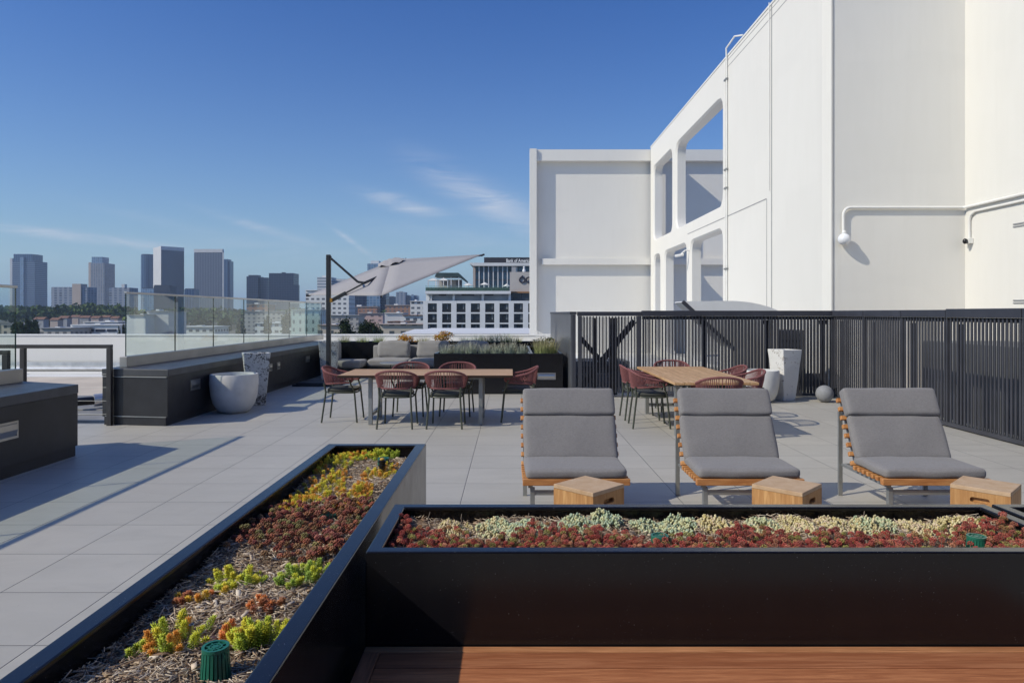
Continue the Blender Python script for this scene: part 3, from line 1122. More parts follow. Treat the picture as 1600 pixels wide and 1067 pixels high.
# low kerb in the yard, seen between the slats
mb = MB()
mb.box(1.3, 6.9, 14.85, 14.99, -0.45, 0.28)
solo('yard_kerb', mb, M['roof_grey'], 'low grey kerb along the wall foot inside the fenced yard', 'kerb')

# ------------------------------------------------------------------ white building
XA, BTOP = 6.97, 9.85
bld = thing('white_building', 'tall plain white building with a screen wall of rounded openings', 'building', (9, 18, -0.45))
mb = MB()
mb.prism([(XA, 22.2), (XA, 15.32), (XA + 0.06, 15.0), (9.97, 15.0), (9.97, 2.0), (16, 2.0), (16, 22.2)], -0.45, BTOP)
part('main_walls', mb, M['white_wall'], bld)


def cell(mb, xa, xb, y0, y1, z0, z1, oy0, oy1, oz0, oz1, r):
    """wall cell between x = xa (seen side) and xb with one rounded opening, all in y, z"""
    cy, cz = (oy0 + oy1) / 2, (oz0 + oz1) / 2
    hy, hz = (oy1 - oy0) / 2, (oz1 - oz0) / 2
    angs = [2 * math.pi * k / 96 for k in range(96)]
    angs += [math.atan2(z - cz, y - cy) % (2 * math.pi) for y, z in ((y0, z0), (y1, z0), (y1, z1), (y0, z1))]
    angs = sorted(set(round(a, 6) for a in angs))

    def sdf(y, z):
        qy, qz = abs(y) - hy + r, abs(z) - hz + r
        return math.hypot(max(qy, 0), max(qz, 0)) + min(max(qy, qz), 0) - r
    inn, out = [], []
    for a in angs:
        c, s = math.cos(a), math.sin(a)
        lo, hi = 0.0, 30.0
        for _ in range(40):
            m = (lo + hi) / 2
            if sdf(c * m, s * m) < 0:
                lo = m
            else:
                hi = m
        inn.append((cy + c * lo, cz + s * lo))
        tt = min((((y1 if c > 0 else y0) - cy) / c) if abs(c) > 1e-9 else 1e9, (((z1 if s > 0 else z0) - cz) / s) if abs(s) > 1e-9 else 1e9)
        out.append((cy + c * tt, cz + s * tt))
    n = len(angs)
    bev = 0.06
    inb = [(cy + (p[0] - cy) * (1 + bev / max(hy, 0.3)), cz + (p[1] - cz) * (1 + bev / max(hz, 0.3))) for p in inn]
    vs = [(xa, *p) for p in out] + [(xa, *p) for p in inb] + [(xa + 0.07, *p) for p in inn] + [(xb, *p) for p in inn] + [(xb, *p) for p in out]
    fs = []
    for b in range(4):
        for i in range(n):
            j = (i + 1) % n
            fs.append((b * n + i, b * n + j, (b + 1) * n + j, (b + 1) * n + i))
    mb.add(vs, fs)


mb = MB()
XB = XA + 0.42
cell(mb, XA, XB, 22.2, 29.28, 4.76, BTOP, 22.55, 28.94, 5.17, 8.74, 0.42)
cell(mb, XA, XB, 29.28, 34.15, 4.76, BTOP, 29.63, 33.5, 5.17, 8.74, 0.42)
cell(mb, XA, XB, 22.2, 26.9, -0.45, 4.76, 22.55, 26.6, -0.2, 4.38, 0.40)
cell(mb, XA, XB, 26.9, 31.55, -0.45, 4.76, 27.2, 31.1, -0.2, 4.38, 0.40)
cell(mb, XA, XB, 31.55, 34.15, -0.45, 4.76, 31.99, 33.4, -0.2, 4.38, 0.40)
part('screen_wall', mb, M['white_wall'], bld, smooth='auto')
mb = MB()
mb.box(XA - 0.02, XA + 0.45, 15.4, 34.15, BTOP + 0.002, BTOP + 0.06)
part('coping', mb, M['white_trim'], bld)
# recessed block at the far end
Y0 = 34.2
mb = MB()
mb.box(1.27, 14.0, Y0 + 0.32, 42, -0.45, 9.72)
part('recessed_wall', mb, M['white_wall'], bld)
mb = MB()
mb.box(0.92, 1.26, Y0 - 0.12, Y0 + 0.318, -0.45, 9.80)
part('fin', mb, M['white_wall'], bld)
mb = MB()
mb.box(1.262, 14.0, Y0, Y0 + 0.318, 9.22, 9.78)
part('fascia', mb, M['white_wall'], bld)
mb = MB()
mb.box(1.53, 14.0, Y0 + 0.03, Y0 + 0.318, 4.02, 4.33)
part('ledge', mb, M['white_wall'], bld)
# joints and lines on the seen wall
mb = MB()
yj = XA * F_ / (1206.5 - CX_)
mb.box(XA - 0.006, XA - 0.001, yj, yj + 0.05, -0.4, BTOP - 0.02)
yk = XA * F_ / (1198.5 - CX_)
mb.box(XA - 0.005, XA - 0.001, yk, yk + 0.03, -0.4, 4.70)
mb.box(XA - 0.005, XA - 0.001, yk + 0.031, 27.0, 4.70, 4.73)
mb.box(XA - 0.006, XA - 0.001, 15.35, 22.1, BTOP - 0.34, BTOP - 0.325)
mb.box(XA - 0.006, XA - 0.001, 15.35, 22.1, BTOP - 0.12, BTOP - 0.108)
part('wall_joints', mb, M['joint'], bld)
mb = MB()
mb.box(XA + 0.085, XA + 0.10, 14.985, 14.999, -0.4, BTOP)
part('corner_joint', mb, M['joint'], bld)
# upright conduits
mb = MB()
yc = XA * F_ / (1137.5 - CX_)
mb.tube([(XA - 0.04, yc, -0.4), (XA - 0.04, yc, BTOP - 0.3), (XA - 0.06, yc - 0.02, BTOP + 0.25), (XA + 0.1, yc - 0.35, BTOP + 0.5), (XA + 0.25, yc - 0.7, BTOP + 0.4)], 0.028, 8)
mb.tube([(XA - 0.04, yc + 0.14, -0.4), (XA - 0.04, yc + 0.14, BTOP - 0.1)], 0.022, 8)
yc2 = XA * F_ / (1203.5 - CX_)
mb.tube([(XA - 0.03, yc2, 4.9), (XA - 0.03, yc2, BTOP + 0.1)], 0.013, 8)
part('conduit', mb, M['white_trim'], bld, smooth='auto')
for z in (0.3, 3.0, 5.6, 6.2, 9.1):
    mb = MB()
    mb.box(XA - 0.08, XA - 0.002, yc - 0.05, yc + 0.2, z, z + 0.05)
    part('bracket', mb, M['galv'], bld)
# conduit to the globe lamp and along the side wall
fy = 14.995
z_c = gz(325, 15)
xg = gx(1316, 15)
mb = MB()
pts = [(xg, fy - 0.05, gz(372, 15)), (xg, fy - 0.05, z_c - 0.16)]
for k in range(1, 7):
    a = math.pi - k * math.pi / 12
    pts.append((xg + 0.16 + 0.16 * math.cos(a), fy - 0.05, z_c - 0.16 + 0.16 * math.sin(a)))
pts += [(9.80, fy - 0.05, z_c), (9.89, fy - 0.06, z_c), (9.92, fy - 0.15, z_c), (9.92, 9.0, z_c)]
mb.tube(pts, 0.032, 8)
part('conduit', mb, M['white_trim'], bld, smooth='auto')
mb = MB()
mb.tube([(9.93, 14.8, 3.15), (9.93, 14.8, 3.62), (9.93, 14.75, 3.72), (9.93, 14.6, 3.78), (9.93, 9.0, 3.78)], 0.026, 8)
part('conduit', mb, M['white_trim'], bld, smooth='auto')
mb = MB()
for z in (gz(350, 13.4), gz(354, 13.4), gz(470, 13.4), gz(474, 13.4)):
    mb = MB()
    mb.box(9.952, 9.968, 12.2, 13.55, z, z + 0.022)
    part('vent_slot', mb, M['joint'], bld)
# globe lamp and camera
lp = thing('wall_lamp', 'round white globe lamp hanging from a conduit on the front wall', 'lamp', (xg, fy - 0.13, gz(375, 15)))
mb = MB()
c0 = (xg - 0.03, fy - 0.14, gz(375, 15))
prof = [(0.128 * math.sin(math.pi * k / 18) + 1e-4, -0.128 * math.cos(math.pi * k / 18)) for k in range(19)]
mb.lathe(prof, 28, c0)
part('globe', mb, M['globe'], lp, smooth=True)
mb = MB()
mb.lathe([(0.045, 0.115), (0.05, 0.15), (0.035, 0.19)], 16, c0)
part('collar', mb, M['white_trim'], lp)
cm = thing('security_camera', 'small dark domed security camera on the white side wall', 'camera', (9.9, 14.8, 3.1))
mb = MB()
mb.box(9.86, 9.968, 14.72, 14.88, 3.10, 3.22)
part('mount', mb, M['white_trim'], cm, bevel=0.01)
mb = MB()
mb.lathe([(0.05 * math.sin(math.pi * k / 12) + 1e-4, -0.06 * math.cos(math.pi * k / 12)) for k in range(13)], 16, (9.81, 14.76, 3.15))
part('dome', mb, M['dark_plastic'], cm, smooth=True)
cm2 = thing('security_camera', 'white bullet camera on the screen wall between lower openings', 'camera', (XA, 26.75, 3.9))
mb = MB()
mb.tube([(XA - 0.01, 26.75, 4.05), (XA - 0.15, 26.75, 4.05), (XA - 0.3, 26.8, 3.92)], 0.03, 8)
part('arm', mb, M['white_trim'], cm2)
mb = MB()
mb.tube([(XA - 0.22, 26.75, 3.88), (XA - 0.55, 26.8, 3.82)], 0.06, 10)
part('lens_barrel', mb, M['white_trim'], cm2)

# unseen dark pavilion, added behind the camera for the planter paint to mirror
rb = thing('added_rear_pavilion', 'low dark glazed pavilion added unseen behind the viewpoint for reflections', 'building', (4, -5, 0))
mb = MB()
mb.box(-4.0, 13.0, -9.0, -4.8, -0.2, 4.6)
part('walls', mb, facade('added_pavilion_front', (0.035, 0.03, 0.028), (0.012, 0.012, 0.014), 1.6, 3.2, 0.85, 0.85, 0.6, 0.1), rb)
mb = MB()
mb.box(-4.2, 13.2, -9.2, -4.5, 4.602, 4.85)
part('roof', mb, M['fence'], rb)


# ------------------------------------------------------------------ dining tables
def dining_table(label, x0, x1, y0, y1, along, loc):
    tb = thing('dining_table', label, 'table', loc, 0, 'teak dining tables')
    wood = M['teak_x'] if along == 'x' else M['teak_y']
    mb = MB()
    mb.box(x0, x1, y0, y1, 0.688, 0.722)
    part('tabletop', mb, wood, tb, bevel=0.004)
    ins = 0.43
    mb = MB()
    if along == 'x':
        mb.box(x0 + ins, x1 - ins, y0 + 0.2, y0 + 0.25, 0.645, 0.686)
        mb.box(x0 + ins, x1 - ins, y1 - 0.25, y1 - 0.2, 0.645, 0.686)
        ends = [(x0 + ins, y0 + 0.19, y1 - 0.19), (x1 - ins - 0.03, y0 + 0.19, y1 - 0.19)]
    else:
        mb.box(x0 + 0.2, x0 + 0.25, y0 + ins, y1 - ins, 0.645, 0.686)
        mb.box(x1 - 0.25, x1 - 0.2, y0 + ins, y1 - ins, 0.645, 0.686)
        ends = [(y0 + 0.30, x0 + 0.10, x1 - 0.10), (y1 - 0.33, x0 + 0.10, x1 - 0.10)]
    part('apron', mb, M['galv'], tb)
    for e, a, b in ends:
        for q in (a, b):
            mb = MB()
            if along == 'x':
                mb.box(e - 0.028, e + 0.028, q - 0.028, q + 0.028, 0.0, 0.686)
            else:
                mb.box(q - 0.028, q + 0.028, e - 0.028, e + 0.028, 0.0, 0.686)
            part('leg', mb, M['galv'], tb, bevel=0.004)
        mb = MB()
        if along == 'x':
            mb.box(e - 0.022, e + 0.022, a + 0.03, b - 0.03, 0.12, 0.165)
        else:
            mb.box(a + 0.03, b - 0.03, e - 0.022, e + 0.022, 0.12, 0.165)
        part('stretcher', mb, M['galv'], tb)
    return tb


dining_table('long teak table lying crosswise in front of the black grass planter', -2.45, 0.02, 9.6, 10.7, 'x', (-1.2, 10.15, 0))
dining_table('teak table pointing towards the slatted fence, behind the middle lounge chair', 2.06, 3.13, 8.62, 11.2, 'y', (2.6, 9.9, 0))


# ------------------------------------------------------------------ rope back dining chairs (front of the seat looks to +y)
def make_chair():
    c = thing('dining_chair', 'x', 'chair', (0, 0, 0), 0, 'wine red rope chairs at the tables')
    om, rp = M['olive'], M['rope']
    # legs: rear pair and front pair, splayed
    for sx in (-1, 1):
        mb = MB()
        mb.tube([(sx * 0.245, -0.27, 0.0), (sx * 0.215, -0.215, 0.44), (sx * 0.225, -0.235, 0.575)], 0.013, 8, r2=0.014)
        mb.build('leg', om, c, smooth='auto')
        mb = MB()
        mb.tube([(sx * 0.235, 0.245, 0.0), (sx * 0.215, 0.205, 0.42), (sx * 0.225, 0.20, 0.47), (sx * 0.262, 0.165, 0.55), (sx * 0.275, 0.14, 0.63)], 0.013, 8, r2=0.012)
        mb.build('leg', om, c, smooth='auto')
    # seat ring
    mb = MB()
    ring = []
    for k in range(40):
        a = 2 * math.pi * k / 40
        e = 0.55
        ring.append((0.225 * math.copysign(abs(math.cos(a)) ** e, math.cos(a)), 0.222 * math.copysign(abs(math.sin(a)) ** e, math.sin(a)), 0.435))
    mb.tube(ring, 0.012, 8, closed=True)
    mb.build('seat_frame', om, c, smooth='auto')
    mb = MB()
    mb.cushion((0, 0, 0.472), (0.44, 0.44, 0.055), 0.028, 0.012, 8)
    vs = []
    for x, y, z in mb.v:        # rounded plan
        r = max(abs(x), abs(y)) / 0.22
        l = math.hypot(x, y) / 0.22
        f = 1.0 if l < 1e-6 else 1 - 0.11 * max(0, (l - r)) / 0.414 * min(1, r)
        vs.append((x * f, y * f, z))
    mb.v = vs
    mb.build('seat_pad', M['seat_pad'], c, smooth=True)

    def u_curve(t, top):
        """t from -1 (front of one arm) through 0 (middle of the back) to 1"""
        a = abs(t)
        sx = 1 if t > 0 else -1
        if top:
            hw, yb, yf, zb, zf = 0.288, -0.295, 0.19, 0.80, 0.665
        else:
            hw, yb, yf, zb, zf = 0.262, -0.255, 0.15, 0.555, 0.585
        # superellipse quarter for the back, straight run for the arm
        if a < 0.62:
            th = a / 0.62 * math.pi / 2
            x = hw * (math.sin(th)) ** 0.75
            y = (yb + 0.20) - 0.20 * (math.cos(th)) ** 0.75
        else:
            k = (a - 0.62) / 0.38
            x = hw - 0.012 * k * k
            y = (yb + 0.20) + (yf - yb - 0.20) * k
        sm = a * a * (3 - 2 * a)
        return Vector((sx * x, y, zb + (zf - zb) * sm))
    top = [u_curve(-1 + 2 * k / 48, True) for k in range(49)]
    bot = [u_curve(-1 + 2 * k / 48, False) for k in range(49)]
    mb = MB()
    front_l = [bot[0] + Vector((0, 0.0, 0)), (bot[0] + top[0]) / 2 + Vector((-0.004, 0.022, 0.0)), top[0]]
    front_r = [top[-1], (bot[-1] + top[-1]) / 2 + Vector((0.004, 0.022, 0.0)), bot[-1]]
    mb.tube(front_l[:-1] + top + front_r[1:], 0.0155, 8)
    mb.build('back_rim', rp, c, smooth='auto')
    mb = MB()
    mb.tube(bot, 0.0125, 8)
    mb.build('lower_rail', rp, c, smooth='auto')
    mb = MB()
    nr = 60
    for k in range(nr + 1):
        tt = -0.985 + 1.97 * k / nr
        p, q = u_curve(tt, True), u_curve(tt, False)
        m = (p + q) / 2
        out = Vector((m.x, m.y + 0.05, 0)).normalized() * 0.006
        mb.tube([p, m + out, q], 0.0056, 5)
    mb.build('rope_back', rp, c, smooth='auto')
    return c


chair = make_chair()
spots = [(-1.604, 9.66, 0, 'red rope chair before the long table, left of two with backs to us'),
         (-0.915, 9.66, 0, 'red rope chair before the long table, right of two with backs to us'),
         (-1.60, 10.78, 180, 'red rope chair behind the long table, left of the two facing us'),
         (-0.865, 10.78, 180, 'red rope chair behind the long table, right of the two facing us'),
         (-2.50, 10.20, -90, 'red rope chair at the left end of the long table, by the umbrella base'),
         (0.10, 10.20, 90, 'red rope chair at the right end of the long table, by the step light'),
         (1.96, 9.66, -90, 'nearer of two red rope chairs left of the table by the fence'),
         (1.96, 10.40, -90, 'farther of two red rope chairs left of the table by the fence'),
         (3.24, 9.62, 90, 'nearer of two red rope chairs right of the table, beside the round planter'),
         (3.24, 10.36, 90, 'farther of two red rope chairs right of the table, beside the round planter'),
         (2.66, 11.22, 180, 'red rope chair at the far end of the table, in front of the fence'),
         (2.62, 8.72, 0, 'red rope chair at the near end of the table, behind the middle lounge chair')]
for i, (x, y, rz, lab) in enumerate(spots):
    jit = R(random.uniform(-3, 3))
    if i == 0:
        chair.location = (x, y, 0)
        chair.rotation_euler = (0, 0, R(rz) + jit)
        chair['label'] = lab
    else:
        dup(chair, (x, y, 0), R(rz) + jit, lab)


# ------------------------------------------------------------------ lounge chairs (seat looks to -y)
def make_lounge(lab, seed):
    c = thing('lounge_chair', lab, 'lounge chair', (0, 0, 0), 0, 'slatted lounge chairs in a row')
    HW = 0.41
    # local frame: y = 0 at the front edge of the seat, z = 0 floor
    ys_hinge, z_seat = 0.50, 0.335
    bt = Vector((0, 0.285, 0.545))     # back, from the hinge up
    bl = bt.length
    bd = bt.normalized()
    bn_ = Vector((0, -bd.z, bd.y))     # out of the back towards the sitter (front/up)
    if bn_.y > 0:
        bn_ = -bn_
    # front board
    mb = MB()
    mb.box(-HW, HW, 0.0, 0.045, 0.285, 0.335)
    mb.build('front_board', M['slat_teak'], c, bevel=0.004)
    mb = MB()
    for k in range(6):
        y = 0.085 + k * 0.072
        mb.box(-HW, HW, y, y + 0.035, 0.298, 0.333)
    mb.build('seat_slats', M['slat_teak'], c, bevel=0.004)
    mb = MB()
    n = 8
    for k in range(n):
        s = 0.03 + (bl - 0.06) * k / (n - 1)
        p = Vector((0, ys_hinge, z_seat - 0.02)) + bd * s
        a, b = bd * 0.018, bn_ * 0.017
        mb.hexa([p - a - b + Vector((-HW, 0, 0)), p - a - b + Vector((HW, 0, 0)), p - a + b + Vector((HW, 0, 0)), p - a + b + Vector((-HW, 0, 0))],
                [p + a - b + Vector((-HW, 0, 0)), p + a - b + Vector((HW, 0, 0)), p + a + b + Vector((HW, 0, 0)), p + a + b + Vector((-HW, 0, 0))])
    mb.build('back_slats', M['slat_teak'], c, bevel=0.004)
    gm = M['galv']
    for sx in (-1, 1):
        x = sx * 0.335
        mb = MB()
        mb.box(x - 0.018, x + 0.018, 0.03, 0.066, 0.0, 0.262)
        mb.build('leg', gm, c, bevel=0.002)
        mb = MB()
        xr = sx * 0.37
        mb.box(xr - 0.018, xr + 0.018, 0.78, 0.80, 0.0, 0.74)
        mb.build('leg', gm, c, bevel=0.002)
    mb = MB()
    for sx in (-1, 1):
        x = sx * 0.35
        mb.box(x - 0.017, x + 0.017, 0.03, 0.778, 0.262, 0.284)
        p = Vector((x, ys_hinge, z_seat - 0.02)) - bn_ * 0.03
        mb.bar(p, p + bd * bl, 0.03, 0.022, up=bn_)
        mb.bar(Vector((x, 0.778, 0.72)), p + bd * (bl * 0.85), 0.02, 0.02)
    mb.box(-0.33, 0.33, 0.035, 0.055, 0.205, 0.24)
    mb.box(-0.33, 0.33, 0.785, 0.797, 0.245, 0.28)
    mb.build('frame', gm, c)
    cu = M['cushion']
    mb = MB()
    mb.cushion((0, 0.262, 0.372), (0.775, 0.52, 0.078), 0.030, 0.014, 18, None, 0.008, seed)
    mb.build('seat_cushion', cu, c, smooth=True)
    # back cushion and head roll lie in the back's own frame
    X = Vector((1, 0, 0))
    Mx = Matrix((X, bd, bn_)).transposed()
    org = Vector((0, ys_hinge + 0.008, z_seat + 0.015))
    mb = MB()
    mb.cushion(org + bd * 0.195 + bn_ * 0.060, (0.775, 0.385, 0.082), 0.030, 0.012, 18, Mx, 0.008, seed + 5)
    mb.build('back_cushion', cu, c, smooth=True)
    mb = MB()
    mb.cushion(org + bd * 0.503 + bn_ * 0.068, (0.780, 0.245, 0.105), 0.026, 0.006, 18, Mx, 0.007, seed + 9)
    mb.build('head_roll', cu, c, smooth=True)
    return c


for i, (x, lab) in enumerate([(0.497, 'grey cushioned slatted lounge chair, leftmost of the row, right of the long table'),
                              (1.824, 'grey cushioned slatted lounge chair, middle of the row, in front of a dining table'),
                              (3.245, 'grey cushioned slatted lounge chair, rightmost of the row, in front of the corner fence')]):
    lo = make_lounge(lab, 3.1 * i + 1)
    lo.location = (x, 5.20, 0)
    lo.rotation_euler = (0, 0, R((0.6, -0.3, -0.9)[i]))


# ------------------------------------------------------------------ cube stools of solid wood with a hand slot
def make_stool():
    s = thing('cube_stool', 'x', 'stool', (0, 0, 0), 0, 'solid wood cube stools')
    h = 0.175
    # body: four walls with a rounded slot on +x and -x faces, closed top
    mb = MB()
    hw, hz, zc, r, dp = 0.058, 0.018, 0.315, 0.017, 0.03
    for sg in (-1, 1):
        angs = [2 * math.pi * k / 48 for k in range(48)]
        z0, z1 = 0.0, 0.372
        angs += [math.atan2(z - zc, y) % (2 * math.pi) for y, z in ((-h, z0), (h, z0), (h, z1), (-h, z1))]
        angs = sorted(set(round(a, 6) for a in angs))
        inn, out = [], []
        for a in angs:
            cc, ss = math.cos(a), math.sin(a)
            lo, hi = 0.0, 1.0
            for _ in range(36):
                m = (lo + hi) / 2
                qy, qz = abs(cc * m) - hw + r, abs(ss * m) - hz + r
                d = math.hypot(max(qy, 0), max(qz, 0)) + min(max(qy, qz), 0) - r
                if d < 0:
                    lo = m
                else:
                    hi = m
            inn.append((cc * lo, zc + ss * lo))
            tt = min(h / abs(cc) if abs(cc) > 1e-9 else 9, ((z1 - zc) / ss if ss > 1e-9 else (zc - z0) / -ss if ss < -1e-9 else 9))
            out.append((cc * tt, zc + ss * tt))
        n = len(angs)
        vs = [(sg * h, y, z) for y, z in out] + [(sg * h, y, z) for y, z in inn] + [(sg * (h - dp), y, z) for y, z in inn]
        fs = [(b * n + i, b * n + (i + 1) % n, (b + 1) * n + (i + 1) % n, (b + 1) * n + i) for b in range(2) for i in range(n)]
        fs.append(tuple(2 * n + i for i in range(n)))
        mb.add(vs, fs)
    for sg in (-1, 1):
        mb.add([(-h, sg * h, 0), (h, sg * h, 0), (h, sg * h, 0.372), (-h, sg * h, 0.372)], [(0, 1, 2, 3)])
    mb.add([(-h, -h, 0), (h, -h, 0), (h, h, 0), (-h, h, 0)], [(0, 1, 2, 3)])
    mb.build('body', M['block_wood'], s)
    mb = MB()
    mb.box(-h - 0.001, h + 0.001, -h - 0.001, h + 0.001, 0.372, 0.40)
    mb.build('top', M['block_top'], s, bevel=0.004)
    return s


stool = make_stool()
for i, (x, y, rz, lab) in enumerate([(0.545, 4.80, -45, 'wooden cube stool in front of the left lounge chair'),
                                     (1.937, 4.80, -44, 'wooden cube stool in front of the middle lounge chair'),
                                     (3.335, 4.80, -136, 'wooden cube stool in front of the right lounge chair, slot facing left')]):
    if i == 0:
        stool.location = (x, y, 0)
        stool.rotation_euler = (0, 0, R(rz))
        stool['label'] = lab
    else:
        dup(stool, (x, y, 0), R(rz), lab)


# ------------------------------------------------------------------ pots and the sphere
def round_pot(label, x, y, r, h):
    p = thing('round_pot', label, 'planter pot', (x, y, 0), 0, 'round pale concrete pots')
    prof = [(r * 0.50, 0.0), (r * 0.56, 0.012), (r * 0.72, h * 0.10), (r * 0.86, h * 0.25), (r * 0.95, h * 0.45), (r * 1.0, h * 0.75), (r * 0.985, h * 0.97),
            (r * 0.965, h), (r * 0.90, h), (r * 0.885, h * 0.96), (r * 0.90, h * 0.7), (r * 0.84, h * 0.4), (r * 0.7, h * 0.24)]
    mb = MB()
    mb.lathe(prof, 56)
    mb.build('bowl', M['concrete'], p, smooth='auto')
    return p


round_pot('wide round pale concrete pot in front of the long dark bench wall', -4.475, 11.02, 0.372, 0.62)
round_pot('round pale concrete pot half hidden by a red chair near the fence', 4.50, 12.30, 0.315, 0.575)


def square_pot(label, x, y, rz, wt_, wb_, h, mat, cat='planter pot'):
    p = thing('square_pot', label, cat, (x, y, 0), R(rz), 'tall tapered square pots')
    mb = MB()
    n = 5
    a, b = wt_ / 2, wb_ / 2
    rr = random.Random(int(x * 1000))
    rings = []
    for k in range(n + 1):
        f = k / n
        e = b + (a - b) * f
        rings.append([(sx * e + rr.uniform(-.006, .006), sy * e + rr.uniform(-.006, .006), h * f + (rr.uniform(-.008, .008) if k == n else 0)) for sx, sy in ((-1, -1), (1, -1), (1, 1), (-1, 1))])
    e = a - 0.045
    rings.append([(sx * e, sy * e, h - 0.004) for sx, sy in ((-1, -1), (1, -1), (1, 1), (-1, 1))])
    e = a - 0.06
    rings.append([(sx * e, sy * e, h - 0.14) for sx, sy in ((-1, -1), (1, -1), (1, 1), (-1, 1))])
    vs = [v for q in rings for v in q]
    fs = []
    for k in range(len(rings) - 1):
        for j in range(4):
            fs.append((k * 4 + j, k * 4 + (j + 1) % 4, (k + 1) * 4 + (j + 1) % 4, (k + 1) * 4 + j))
    m = (len(rings) - 1) * 4
    fs += [(m, m + 1, m + 2, m + 3), (3, 2, 1, 0)]
    mb.add(vs, fs)
    mb.build('pot_body', mat, p, bevel=0.012)
    return p


square_pot('tall square pot of black veined white stone behind the round pot', -4.47, 11.95, 24, 0.44, 0.30, 0.905, M['veined'])
square_pot('tall square pot of grey speckled stone beside the umbrella pole', -4.42, 16.55, 10, 0.45, 0.34, 0.92, M['speckle'])
square_pot('tall square chipped white pot standing before the fence', 5.02, 12.55, 20, 0.42, 0.27, 0.935, M['chipped'])
mb = MB()
mb.lathe([(0.152 * math.sin(math.pi * k / 20) + 1e-4, 0.152 - 0.152 * math.cos(math.pi * k / 20)) for k in range(21)], 36)
solo('stone_sphere', mb, plain('sphere_grey', (0.24, 0.245, 0.26), 0.8, 0, 0.12, 8, 0.1, 80), 'grey stone ball on the deck at the foot of the fence', 'ball', smooth=True, loc=(5.62, 12.25, 0))

# ------------------------------------------------------------------ cantilever umbrella, canopy tipped
L_, B_, Rr = at(481, 461, 16.35), at(595.6, 462, 14.2), at(754, 397.5, 16.2)
K_ = L_ + Rr - B_
Cc = (L_ + Rr) / 2
nrm = (Rr - B_).cross(L_ - B_).normalized()
if nrm.z < 0:
    nrm = -nrm
PK = Cc + nrm * 0.34
PX, PY = -4.07, 15.2
um = thing('cantilever_umbrella', 'grey cantilever umbrella tipped on its dark pole behind the long table', 'umbrella', (PX, PY, 0))
mb = MB()
mb.box(PX - 0.70, PX + 0.30, PY - 0.36, PY + 0.42, 0.0, 0.045)
mb.box(PX - 0.64, PX + 0.24, PY - 0.30, PY + 0.36, 0.046, 0.075)
part('base', mb, M['pole'], um, bevel=0.006)
mb = MB()
mb.box(PX - 0.045, PX + 0.045, PY - 0.06, PY + 0.06, 0.076, 2.895)
part('pole', mb, M['pole'], um, bevel=0.012)
J = at(559, 440.5, PY - 0.02)
E_ = at(569.5, 442.0, PY - 0.02)
Pm = Vector((PX + 0.05, PY - 0.02, gz(470.5, PY)))
Pt = Vector((PX + 0.06, PY - 0.02, gz(404, PY)))
mb = MB()
mb.bar(Pt - Vector((0.1, 0, -0.03)), Pt, 0.06, 0.09)
mb.bar(Pt, J, 0.045, 0.075, up=(0, 1, 0))
part('upper_arm', mb, M['pole'], um, bevel=0.006)
mb = MB()
mb.bar(J, E_, 0.05, 0.05, up=(0, 1, 0))
mb.bar(E_, Pm + (E_ - Pm) * 0.45, 0.035, 0.04, up=(0, 1, 0))
mb.bar(Pm + (E_ - Pm) * 0.45, Pm, 0.075, 0.085, up=(0, 1, 0))
part('lower_arm', mb, M['pole'], um, bevel=0.006)
mb = MB()
mb.box(PX + 0.046, PX + 0.10, PY - 0.075, PY + 0.02, gz(472, PY), gz(466, PY))
part('pivot', mb, plain('brass_pivot', (0.5, 0.25, 0.05), 0.4, 0.6, 0.1, 5), um)
mb = MB()
mb.tube([E_, Cc + nrm * 0.12], 0.03, 8)
part('hub_link', mb, M['pole'], um)
# canopy: four panels, slightly sagging, hung between ridge ribs
mb = MB()
cor = [B_, Rr, K_, L_]
NS = 8
for a, b in ((0, 1), (1, 2), (2, 3), (3, 0)):
    A, Bq = cor[a], cor[b]
    vs, idx = [], {}
    for i in range(NS + 1):
        f = i / NS
        e0 = PK.lerp(A, f)
        e1 = PK.lerp(Bq, f)
        m = max(1, i)
        for j in range(m + 1):
            s = j / m
            p = e0.lerp(e1, s)
            p = p - nrm * (0.10 * f * (4 * s * (1 - s)) * (1.02 - f)) * 0.8
            if i == NS:
                p = p.lerp(Cc, 0.004 * 4 * s * (1 - s))
            idx[(i, j)] = len(vs)
            vs.append(p)
    fs = []
    for i in range(NS):
        m0, m1 = max(1, i), i + 1
        if i == 0:
            fs.append((idx[(0, 0)], idx[(1, 0)], idx[(1, 1)]))
            continue
        for j in range(i):
            fs.append((idx[(i, j)], idx[(i + 1, j)], idx[(i + 1, j + 1)]))
            fs.append((idx[(i, j)], idx[(i + 1, j + 1)], idx[(i, j + 1)]))
        fs.append((idx[(i, i)], idx[(i + 1, i)], idx[(i + 1, i + 1)]))
    mb.add(vs, fs)
cano = part('canopy', mb, M['canopy'], um, smooth='auto')
sol = cano.modifiers.new('thickness', 'SOLIDIFY')
sol.thickness = 0.006
